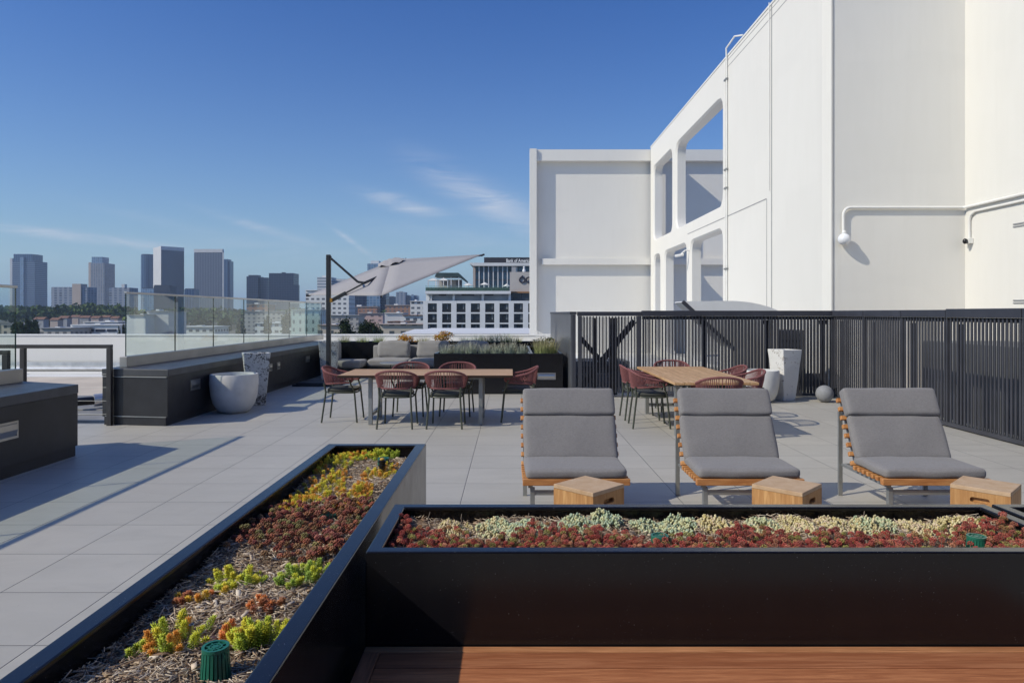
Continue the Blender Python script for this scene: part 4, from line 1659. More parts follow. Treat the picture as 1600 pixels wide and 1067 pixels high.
# wind vent on top, a smaller crumpled cap
mb = MB()
u1 = (Rr - B_).normalized()
u2 = (L_ - B_).normalized()
n = 24
rr = random.Random(3)
rings = []
for rad, hh in ((0.30, 0.015), (0.27, 0.032), (0.16, 0.045), (0.04, 0.052)):
    ring = []
    for k in range(n):
        a = 2 * math.pi * k / n
        q = max(abs(math.cos(a)), abs(math.sin(a)))
        ex = rad * (0.72 + 0.28 / q)
        lift = hh + (0.022 * math.sin(a * 6 + 1) + rr.uniform(-.012, .012)) * (1 if rad > 0.1 else 0)
        drop = 0.34 * 2 * rad / 4.3 * (1 / q if rad > 0.3 else 1.0)
        ring.append(Cc + u1 * (ex * math.cos(a)) + u2 * (ex * math.sin(a)) + nrm * (0.34 - drop + lift))
    rings.append(ring)
vs = [v for q in rings for v in q]
fs = [(i * n + k, i * n + (k + 1) % n, (i + 1) * n + (k + 1) % n, (i + 1) * n + k) for i in range(3) for k in range(n)]
fs.append(tuple(3 * n + k for k in range(n)))
mb.add(vs, fs)
part('vent_cap', mb, M['canopy'], um, smooth='auto')
for q in cor:
    mb = MB()
    mb.tube([Cc - nrm * 0.02 + (PK - Cc) * 0.8, q - nrm * 0.03], 0.014, 6)
    rib = part('rib', mb, M['pole'], um)
    mb = MB()
    mb.tube([q - nrm * 0.02 - (q - Cc).normalized() * 0.05, q - nrm * 0.01 + (q - Cc).normalized() * 0.045], 0.022, 8)
    part('tip', mb, M['dark_plastic'], rib)

# ------------------------------------------------------------------ lounge corner at the back
so = thing('sofa', 'long grey outdoor sofa with loose back cushions at the far end of the deck', 'sofa', (-2.2, 17.9, 0))
sx0 = -3.70
mb = MB()
mb.box(sx0, -0.55, 17.55, 18.45, 0.14, 0.22)
for x in (sx0 + 0.1, -2.2, -0.7):
    mb.box(x, x + 0.06, 17.62, 17.68, 0.0, 0.14)
    mb.box(x, x + 0.06, 18.3, 18.36, 0.0, 0.14)
part('base_frame', mb, M['pole'], so)
for k in range(3):
    mb = MB()
    x0 = sx0 + k * 1.05
    mb.cushion((x0 + 0.52, 17.92, 0.315), (1.04, 0.88, 0.19), 0.06, 0.02, 12, None, 0.012, random.random() * 9)
    part('seat_cushion', mb, M['cushion_light'], so, smooth=True)
for k in range(3):
    x0 = sx0 + k * 1.05
    Mr = Matrix.Rotation(R(-14), 3, 'X')
    mb = MB()
    mb.cushion((x0 + 0.57 + 0.0 * k, 18.22, 0.62), (0.84, 0.2, 0.44), 0.07, 0.03, 14, Mr, 0.02, k * 3.3)
    part('back_cushion', mb, M['cushion_light'], so, smooth=True)
mb = MB()
mb.cushion((sx0 + 1.55, 18.44, 0.50), (3.15, 0.13, 0.48), 0.05, 0.0, 9)
part('backrest', mb, M['cushion_light'], so, smooth=True)
ac = thing('corner_chair', 'grey outdoor lounge seat with its back along the left, beside the speckled pot', 'lounge seat', (-4.2, 17.4, 0))
mb = MB()
mb.box(-4.62, -3.78, 16.95, 17.75, 0.14, 0.22)
for x in (-4.58, -3.88):
    mb.box(x, x + 0.06, 17.0, 17.06, 0.0, 0.14)
    mb.box(x, x + 0.06, 17.6, 17.66, 0.0, 0.14)
part('base_frame', mb, M['pole'], ac)
mb = MB()
mb.cushion((-4.18, 17.35, 0.315), (0.86, 0.84, 0.19), 0.06, 0.02, 12, None, 0.012, random.random() * 9)
part('seat_cushion', mb, M['cushion_light'], ac, smooth=True)
mb = MB()
mb.cushion((-4.52, 17.36, 0.62), (0.22, 0.82, 0.50), 0.08, 0.02, 9)
part('back_cushion', mb, M['cushion_light'], ac, smooth=True)
ct = thing('coffee_table', 'low round dark coffee table in front of the grey sofa', 'table', (-2.85, 16.6, 0))
mb = MB()
mb.lathe([(0.0001, 0.375), (0.42, 0.375), (0.43, 0.385), (0.43, 0.395), (0.42, 0.405), (0.0001, 0.405)], 40, (-2.75, 16.5, 0), False, False)
part('tabletop', mb, M['galv'], ct, smooth='auto')
for k in range(3):
    a = 2 * math.pi * k / 3 + 0.5
    mb = MB()
    mb.tube([(-2.75 + 0.2 * math.cos(a), 16.5 + 0.2 * math.sin(a), 0.374), (-2.75 + 0.33 * math.cos(a), 16.5 + 0.33 * math.sin(a), 0.0)], 0.014, 8)
    part('leg', mb, M['pole'], ct)

# grass planters
pf = planter('black planter with a row of blue grasses right of the sofa', -1.53, 0.372, 13.47, 14.15, rim=0.05)
mb = MB()
mb.box(-1.47, 0.312, 13.53, 14.09, 0.55, 0.70)
SOILM = plain('planter_soil', (0.06, 0.045, 0.032), 0.95, 0, 0.4, 12, 0.5, 40)
part('soil', mb, SOILM, pf)
pg = planter('black planter with one tall grass clump and a steel step light', 0.376, 1.02, 13.47, 16.6, rim=0.05)
mb = MB()
mb.box(0.436, 0.96, 13.53, 16.54, 0.55, 0.70)
part('soil', mb, SOILM, pg)
step_light(pg, 0.695, 13.469, 0.355, 0.36, 0.135, '-y')
ph = planter('long black planter of grasses and orange flowers behind the sofa', -4.9, 1.0, 18.75, 19.5, rim=0.05)
mb = MB()
mb.box(-4.84, 0.94, 18.81, 19.44, 0.55, 0.70)
part('soil', mb, SOILM, ph)


# ------------------------------------------------------------------ plants
def blades(n, h, spread, lean, width, cols, seed, tipcol=None):
    """grass tuft: curved tapering blades"""
    r = np.random.default_rng(seed)
    V, T, C = [], [], []
    for i in range(n):
        a = r.uniform(0, 2 * np.pi)
        rad = spread * math.sqrt(r.uniform(0, 1)) * 0.45
        bx, by = rad * math.cos(a), rad * math.sin(a)
        d = a + r.normal(0, 0.7)
        le = lean * r.uniform(0.15, 1.0)
        hh = h * r.uniform(0.55, 1.05)
        w = width * r.uniform(0.6, 1.2)
        sxd, syd = -math.sin(d), math.cos(d)
        base = np.array(cols[r.integers(len(cols))]) * r.uniform(0.75, 1.2)
        o = len(V)
        for k, f in enumerate((0.0, 0.4, 0.75, 1.0)):
            ox = bx + math.cos(d) * le * f * f
            oy = by + math.sin(d) * le * f * f
            z = hh * (f - 0.12 * f * f)
            ww = w * (1 - f) * 0.5 + 0.0006
            V.append((ox - sxd * ww, oy - syd * ww, z))
            V.append((ox + sxd * ww, oy + syd * ww, z))
            cc = base if tipcol is None else base * (1 - f ** 2) + np.array(tipcol) * f ** 2
            C.append(cc)
            C.append(cc)
        for k in range(3):
            q = o + 2 * k
            T.append((q, q + 1, q + 3, q + 2))
    return np.array(V), np.array(T), np.array(C)


BLUE_G = [(0.34, 0.42, 0.32), (0.42, 0.49, 0.36), (0.26, 0.35, 0.25)]
GREEN_G = [(0.27, 0.35, 0.12), (0.38, 0.43, 0.17), (0.20, 0.28, 0.09)]
TAN = (0.58, 0.48, 0.30)


def tuft(name, label, cat, loc, n, h, spread, lean, width, cols, seed, tip=None, group=None, mesh=None, rz=0):
    if mesh is None:
        V, T, C = blades(n, h, spread, lean, width, cols, seed, tip)
        o = np_mesh(name, V, T, M['leaf'], None, C, False, True)
    else:
        o = bpy.data.objects.new(name, mesh)
        COL.objects.link(o)
    o.location = loc
    o.rotation_euler = (0, 0, rz)
    return tag(o, label, cat, group)


ords = ['leftmost', 'second from left', 'third from left', 'fourth from left', 'fifth from left', 'sixth from left', 'rightmost']
m0 = []
for k in range(7):
    x = -1.32 + k * 0.255
    tuft('grass_tuft', 'blue green grass tuft in the planter before the sofa, %s' % ords[k], 'grass tuft',
         (x, 13.74 + 0.05 * (k % 2), 0.69), 230, 0.33 + 0.03 * ((k * 37) % 3), 0.24, 0.13, 0.009, BLUE_G, 50 + k, (0.55, 0.52, 0.42), 'blue grass tufts in one planter')
tuft('grass_tuft', 'tall green grass clump with straw tips right of the blue tufts', 'grass tuft', (0.69, 13.85, 0.69), 520, 0.46, 0.5, 0.22, 0.007, GREEN_G, 77, TAN)
for k, (px, hh, cols, lab) in enumerate([(537, 0.34, GREEN_G, 'thin green grass tuft behind the lounge chair near the umbrella pole'),
                                         (566, 0.32, GREEN_G, 'small grass tuft behind the gap left of the sofa'),
                                         (591, 0.34, GREEN_G, 'grass tuft behind the left sofa cushion'),
                                         (662, 0.30, GREEN_G, 'sparse grass tuft between the two orange flowering plants'),
                                         (727, 0.30, BLUE_G, 'pale grass tuft behind the right sofa cushion'),
                                         (746, 0.38, BLUE_G, 'narrow upright grass tuft behind the blue row, left part'),
                                         (760, 0.34, GREEN_G, 'grass tuft behind the middle of the blue row'),
                                         (774, 0.38, BLUE_G, 'dark grass tuft behind the right part of the blue row'),
                                         (791, 0.40, GREEN_G, 'yellow green grass tuft behind the right end of the blue row'),
                                         (806, 0.34, GREEN_G, 'brownish grass tuft before the white block, left of the dark shrub')]):
    y = 19.05
    tuft('grass_tuft', lab, 'grass tuft', (gx(px, y), y, 0.69), 170, hh, 0.34, 0.2, 0.009, cols, 90 + k, TAN if k % 3 == 0 else None)


def leafy(name, label, cat, loc, sx, sy, sz, n, size, cols, seed, stems=True, group=None, clumps=14):
    """bush: leaf quads gathered in clumps through an uneven volume"""
    r = np.random.default_rng(seed)
    V, T, C = [], [], []
    cc = r.normal(0, 0.42, (clumps, 3))
    for i in range(n):
        k = r.integers(clumps)
        p = cc[k] + r.normal(0, 0.21, 3)
        p = p / max(1.0, np.linalg.norm(p) / 1.05)
        pos = np.array([p[0] * sx, p[1] * sy, (p[2] * 0.5 + 0.5) * sz])
        a = r.normal(0, 1, 3)
        a /= np.linalg.norm(a)
        b = np.cross(a, r.normal(0, 1, 3))
        b /= np.linalg.norm(b)
        s = size * r.uniform(0.6, 1.3)
        col = np.array(cols[r.integers(len(cols))]) * r.uniform(0.7, 1.25) * (0.8 + 0.4 * ((k * 7) % 5) / 5)
        o = len(V)
        V += [pos - a * s, pos + b * s * 0.5, pos + a * s, pos - b * s * 0.5]
        C += [col] * 4
        T.append((o, o + 1, o + 2, o + 3))
    t_ = thing(name, label, cat, loc, 0, group)
    np_mesh('foliage', V, T, M['leaf'], t_, np.array(C), False, True)
    if stems:
        mb = MB()
        for k in range(7):
            a = 2 * math.pi * k / 7
            mb.tube([(0.02 * math.cos(a), 0.02 * math.sin(a), 0), (sx * 0.5 * math.cos(a), sy * 0.5 * math.sin(a), sz * 0.7)], max(0.004, sz * 0.008), 5)
        mb.build('stems', M['bark'], t_)
    return t_


ORG = [(0.62, 0.27, 0.03), (0.70, 0.36, 0.04), (0.50, 0.20, 0.03), (0.35, 0.33, 0.08)]
y = 19.1
leafy('flowering_plant', 'orange flowering plant behind the left sofa cushions', 'plant', (gx(637, y), y, 0.69), 0.34, 0.2, 0.36, 620, 0.026, ORG, 5)
leafy('flowering_plant', 'larger orange flowering plant behind the middle of the sofa', 'plant', (gx(693, y), y, 0.69), 0.32, 0.2, 0.40, 800, 0.026, ORG, 6)
leafy('dark_shrub', 'dark green shrub in the planter corner before the yard end wall', 'shrub', (gx(850, 16.2), 16.2, 0.69), 0.30, 0.26, 0.34, 900, 0.024, [(0.03, 0.06, 0.03), (0.05, 0.085, 0.04)], 8)


# ---- wood chip mulch
def chips(name, label, x0, x1, y0, y1, zf, n, seed, lmin=0.010, lmax=0.055, big=0.02):
    r = np.random.default_rng(seed)
    V, T, C = [], [], []
    # soil sheet with small heaps
    nx, ny = max(8, int((x1 - x0) / 0.025)), max(8, int((y1 - y0) / 0.025))
    for j in range(ny + 1):
        for i in range(nx + 1):
            x, yv = x0 + (x1 - x0) * i / nx, y0 + (y1 - y0) * j / ny
            V.append((x, yv, zf(x, yv) - 0.006 + r.uniform(-0.006, 0.006)))
            C.append(np.array((0.22, 0.155, 0.11)) * r.uniform(0.6, 1.4))
    for j in range(ny):
        for i in range(nx):
            a = j * (nx + 1) + i
            T += [(a, a + 1, a + nx + 2), (a, a + nx + 2, a + nx + 1)]
    pal = [(0.56, 0.43, 0.30), (0.68, 0.55, 0.41), (0.42, 0.30, 0.20), (0.76, 0.65, 0.51), (0.58, 0.47, 0.36), (0.26, 0.17, 0.115)]
    Q = [(0, 1, 2), (0, 2, 3), (4, 6, 5), (4, 7, 6), (0, 5, 1), (0, 4, 5), (1, 6, 2), (1, 5, 6), (2, 7, 3), (2, 6, 7), (3, 4, 0), (3, 7, 4)]
    for i in range(n):
        x, yv = r.uniform(x0 + 0.005, x1 - 0.005), r.uniform(y0 + 0.005, y1 - 0.005)
        big_ = r.random() < big
        l = r.uniform(0.025, 0.045) if big_ else r.uniform(lmin, lmax) * (0.5 + r.random() * 0.7)
        w = r.uniform(0.008, 0.014) if big_ else r.uniform(0.0008, 0.0030)
        th = 0.003 if big_ else r.uniform(0.0008, 0.002)
        a = r.uniform(0, 2 * math.pi)
        tilt = r.normal(0, 0.22)
        d = np.array((math.cos(a) * math.cos(tilt), math.sin(a) * math.cos(tilt), math.sin(tilt)))
        s = np.array((-math.sin(a), math.cos(a), r.normal(0, 0.3)))
        s /= np.linalg.norm(s)
        u = np.cross(d, s)
        if u[2] < 0:
            u = -u
        p = np.array((x, yv, zf(x, yv) + r.uniform(0.0, 0.012)))
        o = len(V)
        bend = r.normal(0, 0.12) * l
        for zz in (-1, 1):
            V += [p - d * l / 2 - s * w / 2 + u * th * zz / 2, p - d * l / 2 + s * w / 2 + u * th * zz / 2, p + d * l / 2 + s * (w / 2 + bend) + u * th * zz / 2, p + d * l / 2 - s * (w / 2 - bend) + u * th * zz / 2]
        col = np.array(pal[r.integers(len(pal))]) * r.uniform(0.75, 1.2)
        C += [col] * 8
        T += [(q[0] + o, q[1] + o, q[2] + o) for q in Q]
    ob = np_mesh(name, V, T, M['chip'], None, np.array(C), False)
    return tag(ob, label, 'mulch', None, 'stuff')


def zC(x, y):
    return 0.720 + 0.010 * math.sin(x * 11 + 1) * math.cos(y * 5) + 0.008 * math.sin(y * 13) - 0.022 * math.exp(-((x + 0.722) ** 2 + (y - 1.66) ** 2) / 0.008)


def zD(x, y):
    return 0.735 + 0.008 * math.sin(x * 7) + 0.008 * math.cos(x * 17 + y * 9) + (y - 2.6) * 0.06


chips('wood_chip_mulch', 'brown shredded wood mulch filling the long planter', PC[0] + 0.045, PC[1] - 0.045, PC[2] + 0.045, PC[3] - 0.045, zC, 24000, 21)
chips('wood_chip_mulch', 'brown shredded mulch and dry stems in the wide front planter', PD[0] + 0.036, PD[1] - 0.036, PD[2] + 0.036, PD[3] - 0.036, zD, 9000, 22)

# ---- sedum stems: little bottle brushes of pointed leaves
LEAF_T = np.array([(0, 2, 3), (0, 3, 4), (0, 4, 5), (0, 5, 2), (1, 3, 2), (1, 4, 3), (1, 5, 4), (1, 2, 5)])


def leaf_geo(p, d, l, w, r):
    """one plump leaf: base p, direction d"""
    d = d / np.linalg.norm(d)
    s = np.cross(d, (0.3, 0.2, 0.9))
    s /= np.linalg.norm(s)
    u = np.cross(s, d)
    m = p + d * l * 0.55
    return [p, p + d * l, m + s * w / 2, m + u * w * 0.36, m - s * w / 2, m - u * w * 0.36]


def sedum_clump(name, label, cx, cy, rx, ry, zf, n, h, cols, seed, rad=0.0155, parent_group=None, leaves=64, xmin=-9, xmax=9):
    r = np.random.default_rng(seed)
    V, T, C = [], [], []
    for i in range(int(n * 0.85)):
        a, q = r.uniform(0, 2 * np.pi), math.sqrt(r.uniform(0, 1))
        x, yv = cx + rx * q * math.cos(a), cy + ry * q * math.sin(a)
        x = min(xmax, max(xmin, x))
        yv = min(PC[3] - 0.075, yv)
        hh = h * 1.08 * r.uniform(0.5, 1.1) * (1.15 - 0.45 * q)
        p0 = np.array((x, yv, zf(x, yv) - 0.004))
        lean = np.array((math.cos(a) * q * 0.45 + r.normal(0, 0.18), math.sin(a) * q * 0.45 + r.normal(0, 0.18), 1.0))
        lean /= np.linalg.norm(lean)
        ci = r.integers(len(cols))
        bcol, tcol = np.array(cols[ci][0]), np.array(cols[ci][1])
        ka = r.uniform(0, 6)
        nl = int(leaves * 0.8 * (0.6 + 0.5 * hh / (1.08 * h)))
        for k in range(nl):
            f = (k + 0.5) / nl
            th = ka + k * 2.39996
            curve = np.array((lean[0], lean[1], 0)) * 0.25 * f * f * hh
            p = p0 + lean * hh * (0.12 + 0.84 * f) + curve
            up = 0.25 + 1.5 * f ** 3
            d = np.array((math.cos(th), math.sin(th), 0.0)) + lean * up
            ll = rad * (1.08 if f < 0.75 else 1.08 - 1.3 * (f - 0.75)) * r.uniform(0.85, 1.15)
            o = len(V)
            V += leaf_geo(p, d, ll, rad * 0.24, r)
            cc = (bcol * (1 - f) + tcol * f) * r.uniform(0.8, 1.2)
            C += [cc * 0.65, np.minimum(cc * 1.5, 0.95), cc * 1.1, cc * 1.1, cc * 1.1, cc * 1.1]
            T += [tuple(o + q_ for q_ in tt) for tt in LEAF_T]
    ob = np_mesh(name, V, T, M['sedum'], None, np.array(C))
    return tag(ob, label, 'succulent', parent_group)


YG = [((0.22, 0.33, 0.03), (0.70, 0.68, 0.05)), ((0.16, 0.30, 0.03), (0.55, 0.62, 0.06)), ((0.30, 0.36, 0.03), (0.78, 0.66, 0.06))]
GR = [((0.11, 0.22, 0.03), (0.34, 0.47, 0.07)), ((0.16, 0.28, 0.03), (0.54, 0.60, 0.07))]
OR = [((0.46, 0.34, 0.03), (0.80, 0.30, 0.05)), ((0.48, 0.20, 0.035), (0.74, 0.22, 0.06)), ((0.48, 0.42, 0.03), (0.82, 0.48, 0.05))]
YO = YG[2:] + OR[:1] + OR[2:]
BR = [((0.22, 0.08, 0.035), (0.40, 0.13, 0.06)), ((0.30, 0.11, 0.03), (0.45, 0.19, 0.08))]
ZS = 0.728
LX0, LX1 = PC[0] + 0.065, PC[1] - 0.05


def clump_px(label, px0, px1, py0, py1, n, h, cols, seed, **k):
    n, h = (int(n * 1.6), h * 1.12) if seed >= 9 else (int(n * 1.15), h)
    """a clump whose foot covers this box of the photo, on the soil of the long planter"""
    a, b = on(px0, (py0 + py1) / 2, ZS), on(px1, (py0 + py1) / 2, ZS)
    ya, yb = gy(py1, ZS), gy(py0, ZS)
    cx, cy = (a.x + b.x) / 2, (ya + yb) / 2
    return sedum_clump('sedum_clump', label, cx, cy, abs(b.x - a.x) / 2, max(0.03, abs(yb - ya) / 2), zC, n, h, cols, seed, parent_group='upright sedum clumps in the long planter', xmin=LX0, xmax=LX1, **k)


clump_px('yellow green sedum clump with orange shoots, nearest the lower left corner', 236, 322, 975, 1022, 26, 0.060, YG + OR[:1], 1, leaves=100)
clump_px('small dark green sedum sprig lying left of the nearest clump', 205, 240, 1012, 1022, 5, 0.036, GR, 2, leaves=90)
clump_px('big bright yellow green sedum clump right behind the large green drain cap', 372, 448, 985, 1015, 36, 0.066, YG, 3, leaves=100)
clump_px('orange sedum shoots left of the big bright clump', 345, 372, 985, 1005, 8, 0.040, OR, 4, leaves=90)
clump_px('yellow green sedum clump in the middle, just before the red brown patch', 328, 402, 892, 925, 30, 0.052, YG, 5, leaves=84)
clump_px('orange brown sedum shoots between the yellow green clumps', 280, 350, 925, 950, 13, 0.036, OR + BR, 6, leaves=84)
clump_px('tall green sedum clump against the right rim before the red brown patch', 440, 512, 885, 918, 34, 0.056, GR + YG[:1], 7, leaves=84)
clump_px('scattered rusty sedum shoots above the big bright clump', 392, 440, 940, 962, 16, 0.028, BR + OR[1:2], 8, leaves=70)
clump_px('yellow and orange sedum row along the left wall above the red brown patch', 436, 494, 778, 806, 42, 0.044, YO, 9, rad=0.0145)
clump_px('orange tipped sedum row in the middle of the long planter', 462, 534, 752, 785, 52, 0.044, YO, 10, rad=0.0145)
clump_px('orange sedum clump left of the small black tube', 535, 582, 758, 785, 34, 0.042, YO, 11, rad=0.0145)
clump_px('low orange sedum beside the middle green drain cap', 524, 560, 788, 806, 14, 0.034, OR, 12, rad=0.0145)
clump_px('yellow green sedum near the far left corner', 496, 548, 714, 745, 40, 0.046, YG + YO, 13, rad=0.015)
clump_px('small orange sedum tuft midway between the far corner and the black tube', 504, 545, 738, 758, 16, 0.038, YO, 14, rad=0.0145)
clump_px('bright sedum strip along the far end wall', 548, 590, 700, 722, 34, 0.048, YG + YO[1:2], 15, rad=0.015)
clump_px('green sedum bush in the far right corner behind a drain cap', 582, 626, 697, 722, 48, 0.056, GR + YG, 16, rad=0.015)
clump_px('orange sedum round the small black tube', 572, 618, 722, 755, 30, 0.044, YO, 17, rad=0.015)

# ---- red rosettes: bunches of bead leaves on short stalks


def octa(p, r_, col, V, T, C, up=1.0):
    o = len(V)
    V += [p + np.array(q) * r_ for q in ((1, 0, 0), (0, 1, 0), (-1, 0, 0), (0, -1, 0), (0, 0, up), (0, 0, -up))]
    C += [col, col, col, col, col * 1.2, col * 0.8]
    T += [(o, o + 1, o + 4), (o + 1, o + 2, o + 4), (o + 2, o + 3, o + 4), (o + 3, o, o + 4), (o + 1, o, o + 5), (o + 2, o + 1, o + 5), (o + 3, o + 2, o + 5), (o, o + 3, o + 5)]


def rosettes(name, label, pts, cols, seed, size=0.010, hmin=0.015, hmax=0.045, beads=16, kind='stuff', cat='ground cover', bead=0.0042, stalks=True):
    r = np.random.default_rng(seed)
    V, T, C = [], [], []
    for (x, yv, z) in pts:
        h = r.uniform(hmin, hmax)
        c = np.array((x, yv, z + h))
        base = np.array(cols[r.integers(len(cols))]) * r.uniform(0.75, 1.25)
        s = size * r.uniform(0.75, 1.2)
        for k in range(beads):
            f = (k + 0.5) / beads
            th = k * 2.39996 + x * 100
            zz = 1 - 1.5 * f
            rr_ = math.sqrt(max(0.0, 1 - zz * zz))
            p = c + np.array((math.cos(th) * rr_, math.sin(th) * rr_, zz * 0.85)) * s
            octa(p, bead * r.uniform(0.8, 1.2), base * r.uniform(0.75, 1.3), V, T, C)
        if stalks:
            o = len(V)
            sx, sy = r.normal(0, 0.006, 2)
            b0 = np.array((x + sx, yv + sy, z - 0.002))
            w = 0.0013
            V += [b0 + (w, 0, 0), b0 + (-w, w, 0), b0 + (-w, -w, 0), c + (w, 0, 0), c + (-w, w, 0), c + (-w, -w, 0)]
            cc = np.array((0.30, 0.19, 0.14))
            C += [cc] * 6
            T += [(o, o + 1, o + 4), (o, o + 4, o + 3), (o + 1, o + 2, o + 5), (o + 1, o + 5, o + 4), (o + 2, o, o + 3), (o + 2, o + 3, o + 5)]
    ob = np_mesh(name, V, T, M['bead'], None, np.array(C))
    return tag(ob, label, cat, None, kind)


RED = [(0.22, 0.06, 0.038), (0.30, 0.10, 0.055), (0.17, 0.042, 0.034), (0.32, 0.14, 0.07), (0.22, 0.12, 0.055), (0.20, 0.17, 0.06), (0.28, 0.10, 0.065)]
# patch in the long planter: bounded by four photo points on the soil
rr = np.random.default_rng(5)
quad = [on(350, 862, ZS), on(520, 885, ZS), on(588, 792, ZS), on(410, 803, ZS)]
pts = []
while len(pts) < 470:
    u, v = rr.uniform(0, 1), rr.uniform(0, 1)
    p = quad[0].lerp(quad[1], u).lerp(quad[3].lerp(quad[2], u), v)
    if v < 0.22 and rr.random() < 0.6 and u < 0.75:
        continue
    if u < 0.12 and rr.random() < 0.5:
        continue
    if mnoise.noise(Vector((p.x * 14, p.y * 9, 2.0))) < -0.12 and rr.random() < 0.75:
        continue
    x = min(LX1, max(LX0, p.x + rr.normal(0, 0.012)))
    pts.append((x, p.y + rr.normal(0, 0.015), zC(x, p.y)))
rosettes('red_stonecrop', 'red brown stonecrop patch across the middle of the long planter', pts, RED, 31, 0.0105, 0.012, 0.050, 17, bead=0.0044)
# front strip in the wide planter, spilling over the near rim
pts = []
while len(pts) < 2300:
    x = rr.uniform(PD[0] + 0.05, PD[1] - 0.045)
    v = rr.random() ** 1.15
    dep = 0.235 + 0.05 * math.sin(x * 9) + 0.03 * math.sin(x * 23)
    if x < PD[0] + 0.35:
        dep += 0.13 * (1 - (x - PD[0]) / 0.35)
    if x > 1.70:
        dep += 0.18 * min(1, (x - 1.70) / 0.12)
    if 1.42 < x < 1.68 and rr.random() < 0.55:
        continue
    y = PD[2] + 0.045 + dep * v
    pts.append((x, y, zD(x, y)))
RED2 = [(0.36, 0.070, 0.050), (0.45, 0.14, 0.095), (0.25, 0.045, 0.038), (0.42, 0.18, 0.10), (0.30, 0.15, 0.06), (0.28, 0.25, 0.07), (0.38, 0.085, 0.06), (0.31, 0.06, 0.045)]
rosettes('red_stonecrop', 'dark red stonecrop strip along the near rim of the wide front planter', pts, RED2, 32, 0.0092, 0.014, 0.060, 22, bead=0.0029)


# ---- pale jelly bean succulents behind the red strip
def bean_clump(label, cx, cy, rx, ry, n, cols, seed, hh=0.055):
    r = np.random.default_rng(seed)
    V, T, C = [], [], []
    for i in range(n):
        a, q = r.uniform(0, 2 * np.pi), math.sqrt(r.uniform(0, 1))
        x, yv = cx + rx * q * math.cos(a), cy + ry * q * math.sin(a)
        yv = min(PD[3] - 0.075, yv)
        top = zD(x, yv) + 0.002 + hh * 0.55 * (1 - 0.6 * q * q) * r.uniform(0.6, 1.15) * (0.8 + 0.35 * math.sin(x * 60 + yv * 45))
        base = np.array(cols[r.integers(len(cols))]) * r.uniform(0.85, 1.15)
        nb = 4
        for k in range(nb):
            th = r.uniform(0, 6.28)
            s = 0.0075 * r.uniform(0.2, 1.0) if k else 0
            p = np.array((x + s * math.cos(th), yv + s * math.sin(th), top - 0.006 * k * r.uniform(0.5, 1.0)))
            d = np.array((math.cos(th) * 0.5, math.sin(th) * 0.5, 1.0))
            d /= np.linalg.norm(d)
            # bean: two-ring spindle
            s1 = np.cross(d, (0.2, 0.9, 0.1))
            s1 /= np.linalg.norm(s1)
            s2 = np.cross(d, s1)
            L, w = 0.0125 * r.uniform(0.8, 1.2), 0.0039 * r.uniform(0.85, 1.15)
            o = len(V)
            V.append(p - d * L * 0.5)
            for f, ww in ((-0.2, 0.9), (0.25, 1.0)):
                for j in range(5):
                    an = 2 * math.pi * j / 5
                    V.append(p + d * L * f + (s1 * math.cos(an) + s2 * math.sin(an)) * w * ww)
            V.append(p + d * L * 0.52)
            col = base * r.uniform(0.88, 1.12)
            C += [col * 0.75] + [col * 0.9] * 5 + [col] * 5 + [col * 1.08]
            for j in range(5):
                j2 = (j + 1) % 5
                T += [(o, o + 1 + j2, o + 1 + j), (o + 1 + j, o + 1 + j2, o + 6 + j2), (o + 1 + j, o + 6 + j2, o + 6 + j), (o + 6 + j, o + 6 + j2, o + 11)]
    ob = np_mesh('jelly_bean_succulent', V, T, M['bead'], None, np.clip(np.array(C), 0, 0.85))
    return tag(ob, label, 'succulent', 'pale succulent clumps in the wide front planter')


PALE_Y = [(0.62, 0.52, 0.27), (0.66, 0.58, 0.34), (0.58, 0.48, 0.22), (0.64, 0.50, 0.34)]
PALE_G = [(0.47, 0.54, 0.34), (0.56, 0.58, 0.35), (0.40, 0.49, 0.35), (0.60, 0.57, 0.32)]
MIXP = PALE_Y[:2] + PALE_G[:2]
for px0, px1, py, cols, seed, hh, lab in [(685, 738, 836, PALE_Y, 1, 0.060, 'cream yellow succulent clump nearest the left end of the wide planter'),
                                          (742, 796, 837, MIXP, 2, 0.060, 'cream and mint succulent clump second from the left end'),
                                          (790, 862, 842, PALE_G, 3, 0.042, 'low pale green succulent clump left of the tall mint mound'),
                                          (874, 925, 834, PALE_G, 4, 0.062, 'mint green succulent clump touching the tall mint mound'),
                                          (922, 972, 831, PALE_G, 5, 0.078, 'tallest mint green succulent mound, left of the small drain cap'),
                                          (985, 1030, 833, PALE_G, 6, 0.055, 'blue green succulent clump straight behind the small drain cap'),
                                          (1030, 1090, 832, PALE_G, 7, 0.070, 'mint succulent mound right of the small drain cap'),
                                          (1090, 1150, 835, PALE_Y, 8, 0.066, 'cream succulent mound in the middle of the wide planter'),
                                          (1165, 1220, 836, MIXP, 9, 0.052, 'thin pale green succulent clump below the second stool'),
                                          (1215, 1275, 838, PALE_Y, 10, 0.050, 'cream peach succulent clump right of the second stool'),
                                          (1278, 1340, 834, PALE_Y, 11, 0.062, 'pale yellow succulent clump before the right lounge chair'),
                                          (1335, 1400, 834, MIXP, 12, 0.062, 'pale green and cream succulent clump under the right lounge chair front leg'),
                                          (1405, 1462, 836, PALE_Y, 13, 0.058, 'lemon succulent clump left of the biggest cream mound'),
                                          (1455, 1540, 838, PALE_Y, 14, 0.078, 'biggest cream yellow succulent mound behind the right hand drain cap')]:
    a, b = on(px0, py, 0.72), on(px1, py, 0.72)
    bean_clump(lab, (a.x + b.x) / 2, a.y + 0.01, (b.x - a.x) / 2 * 1.02, 0.085, int(185 * (px1 - px0) / 55), cols, 200 + seed, hh)


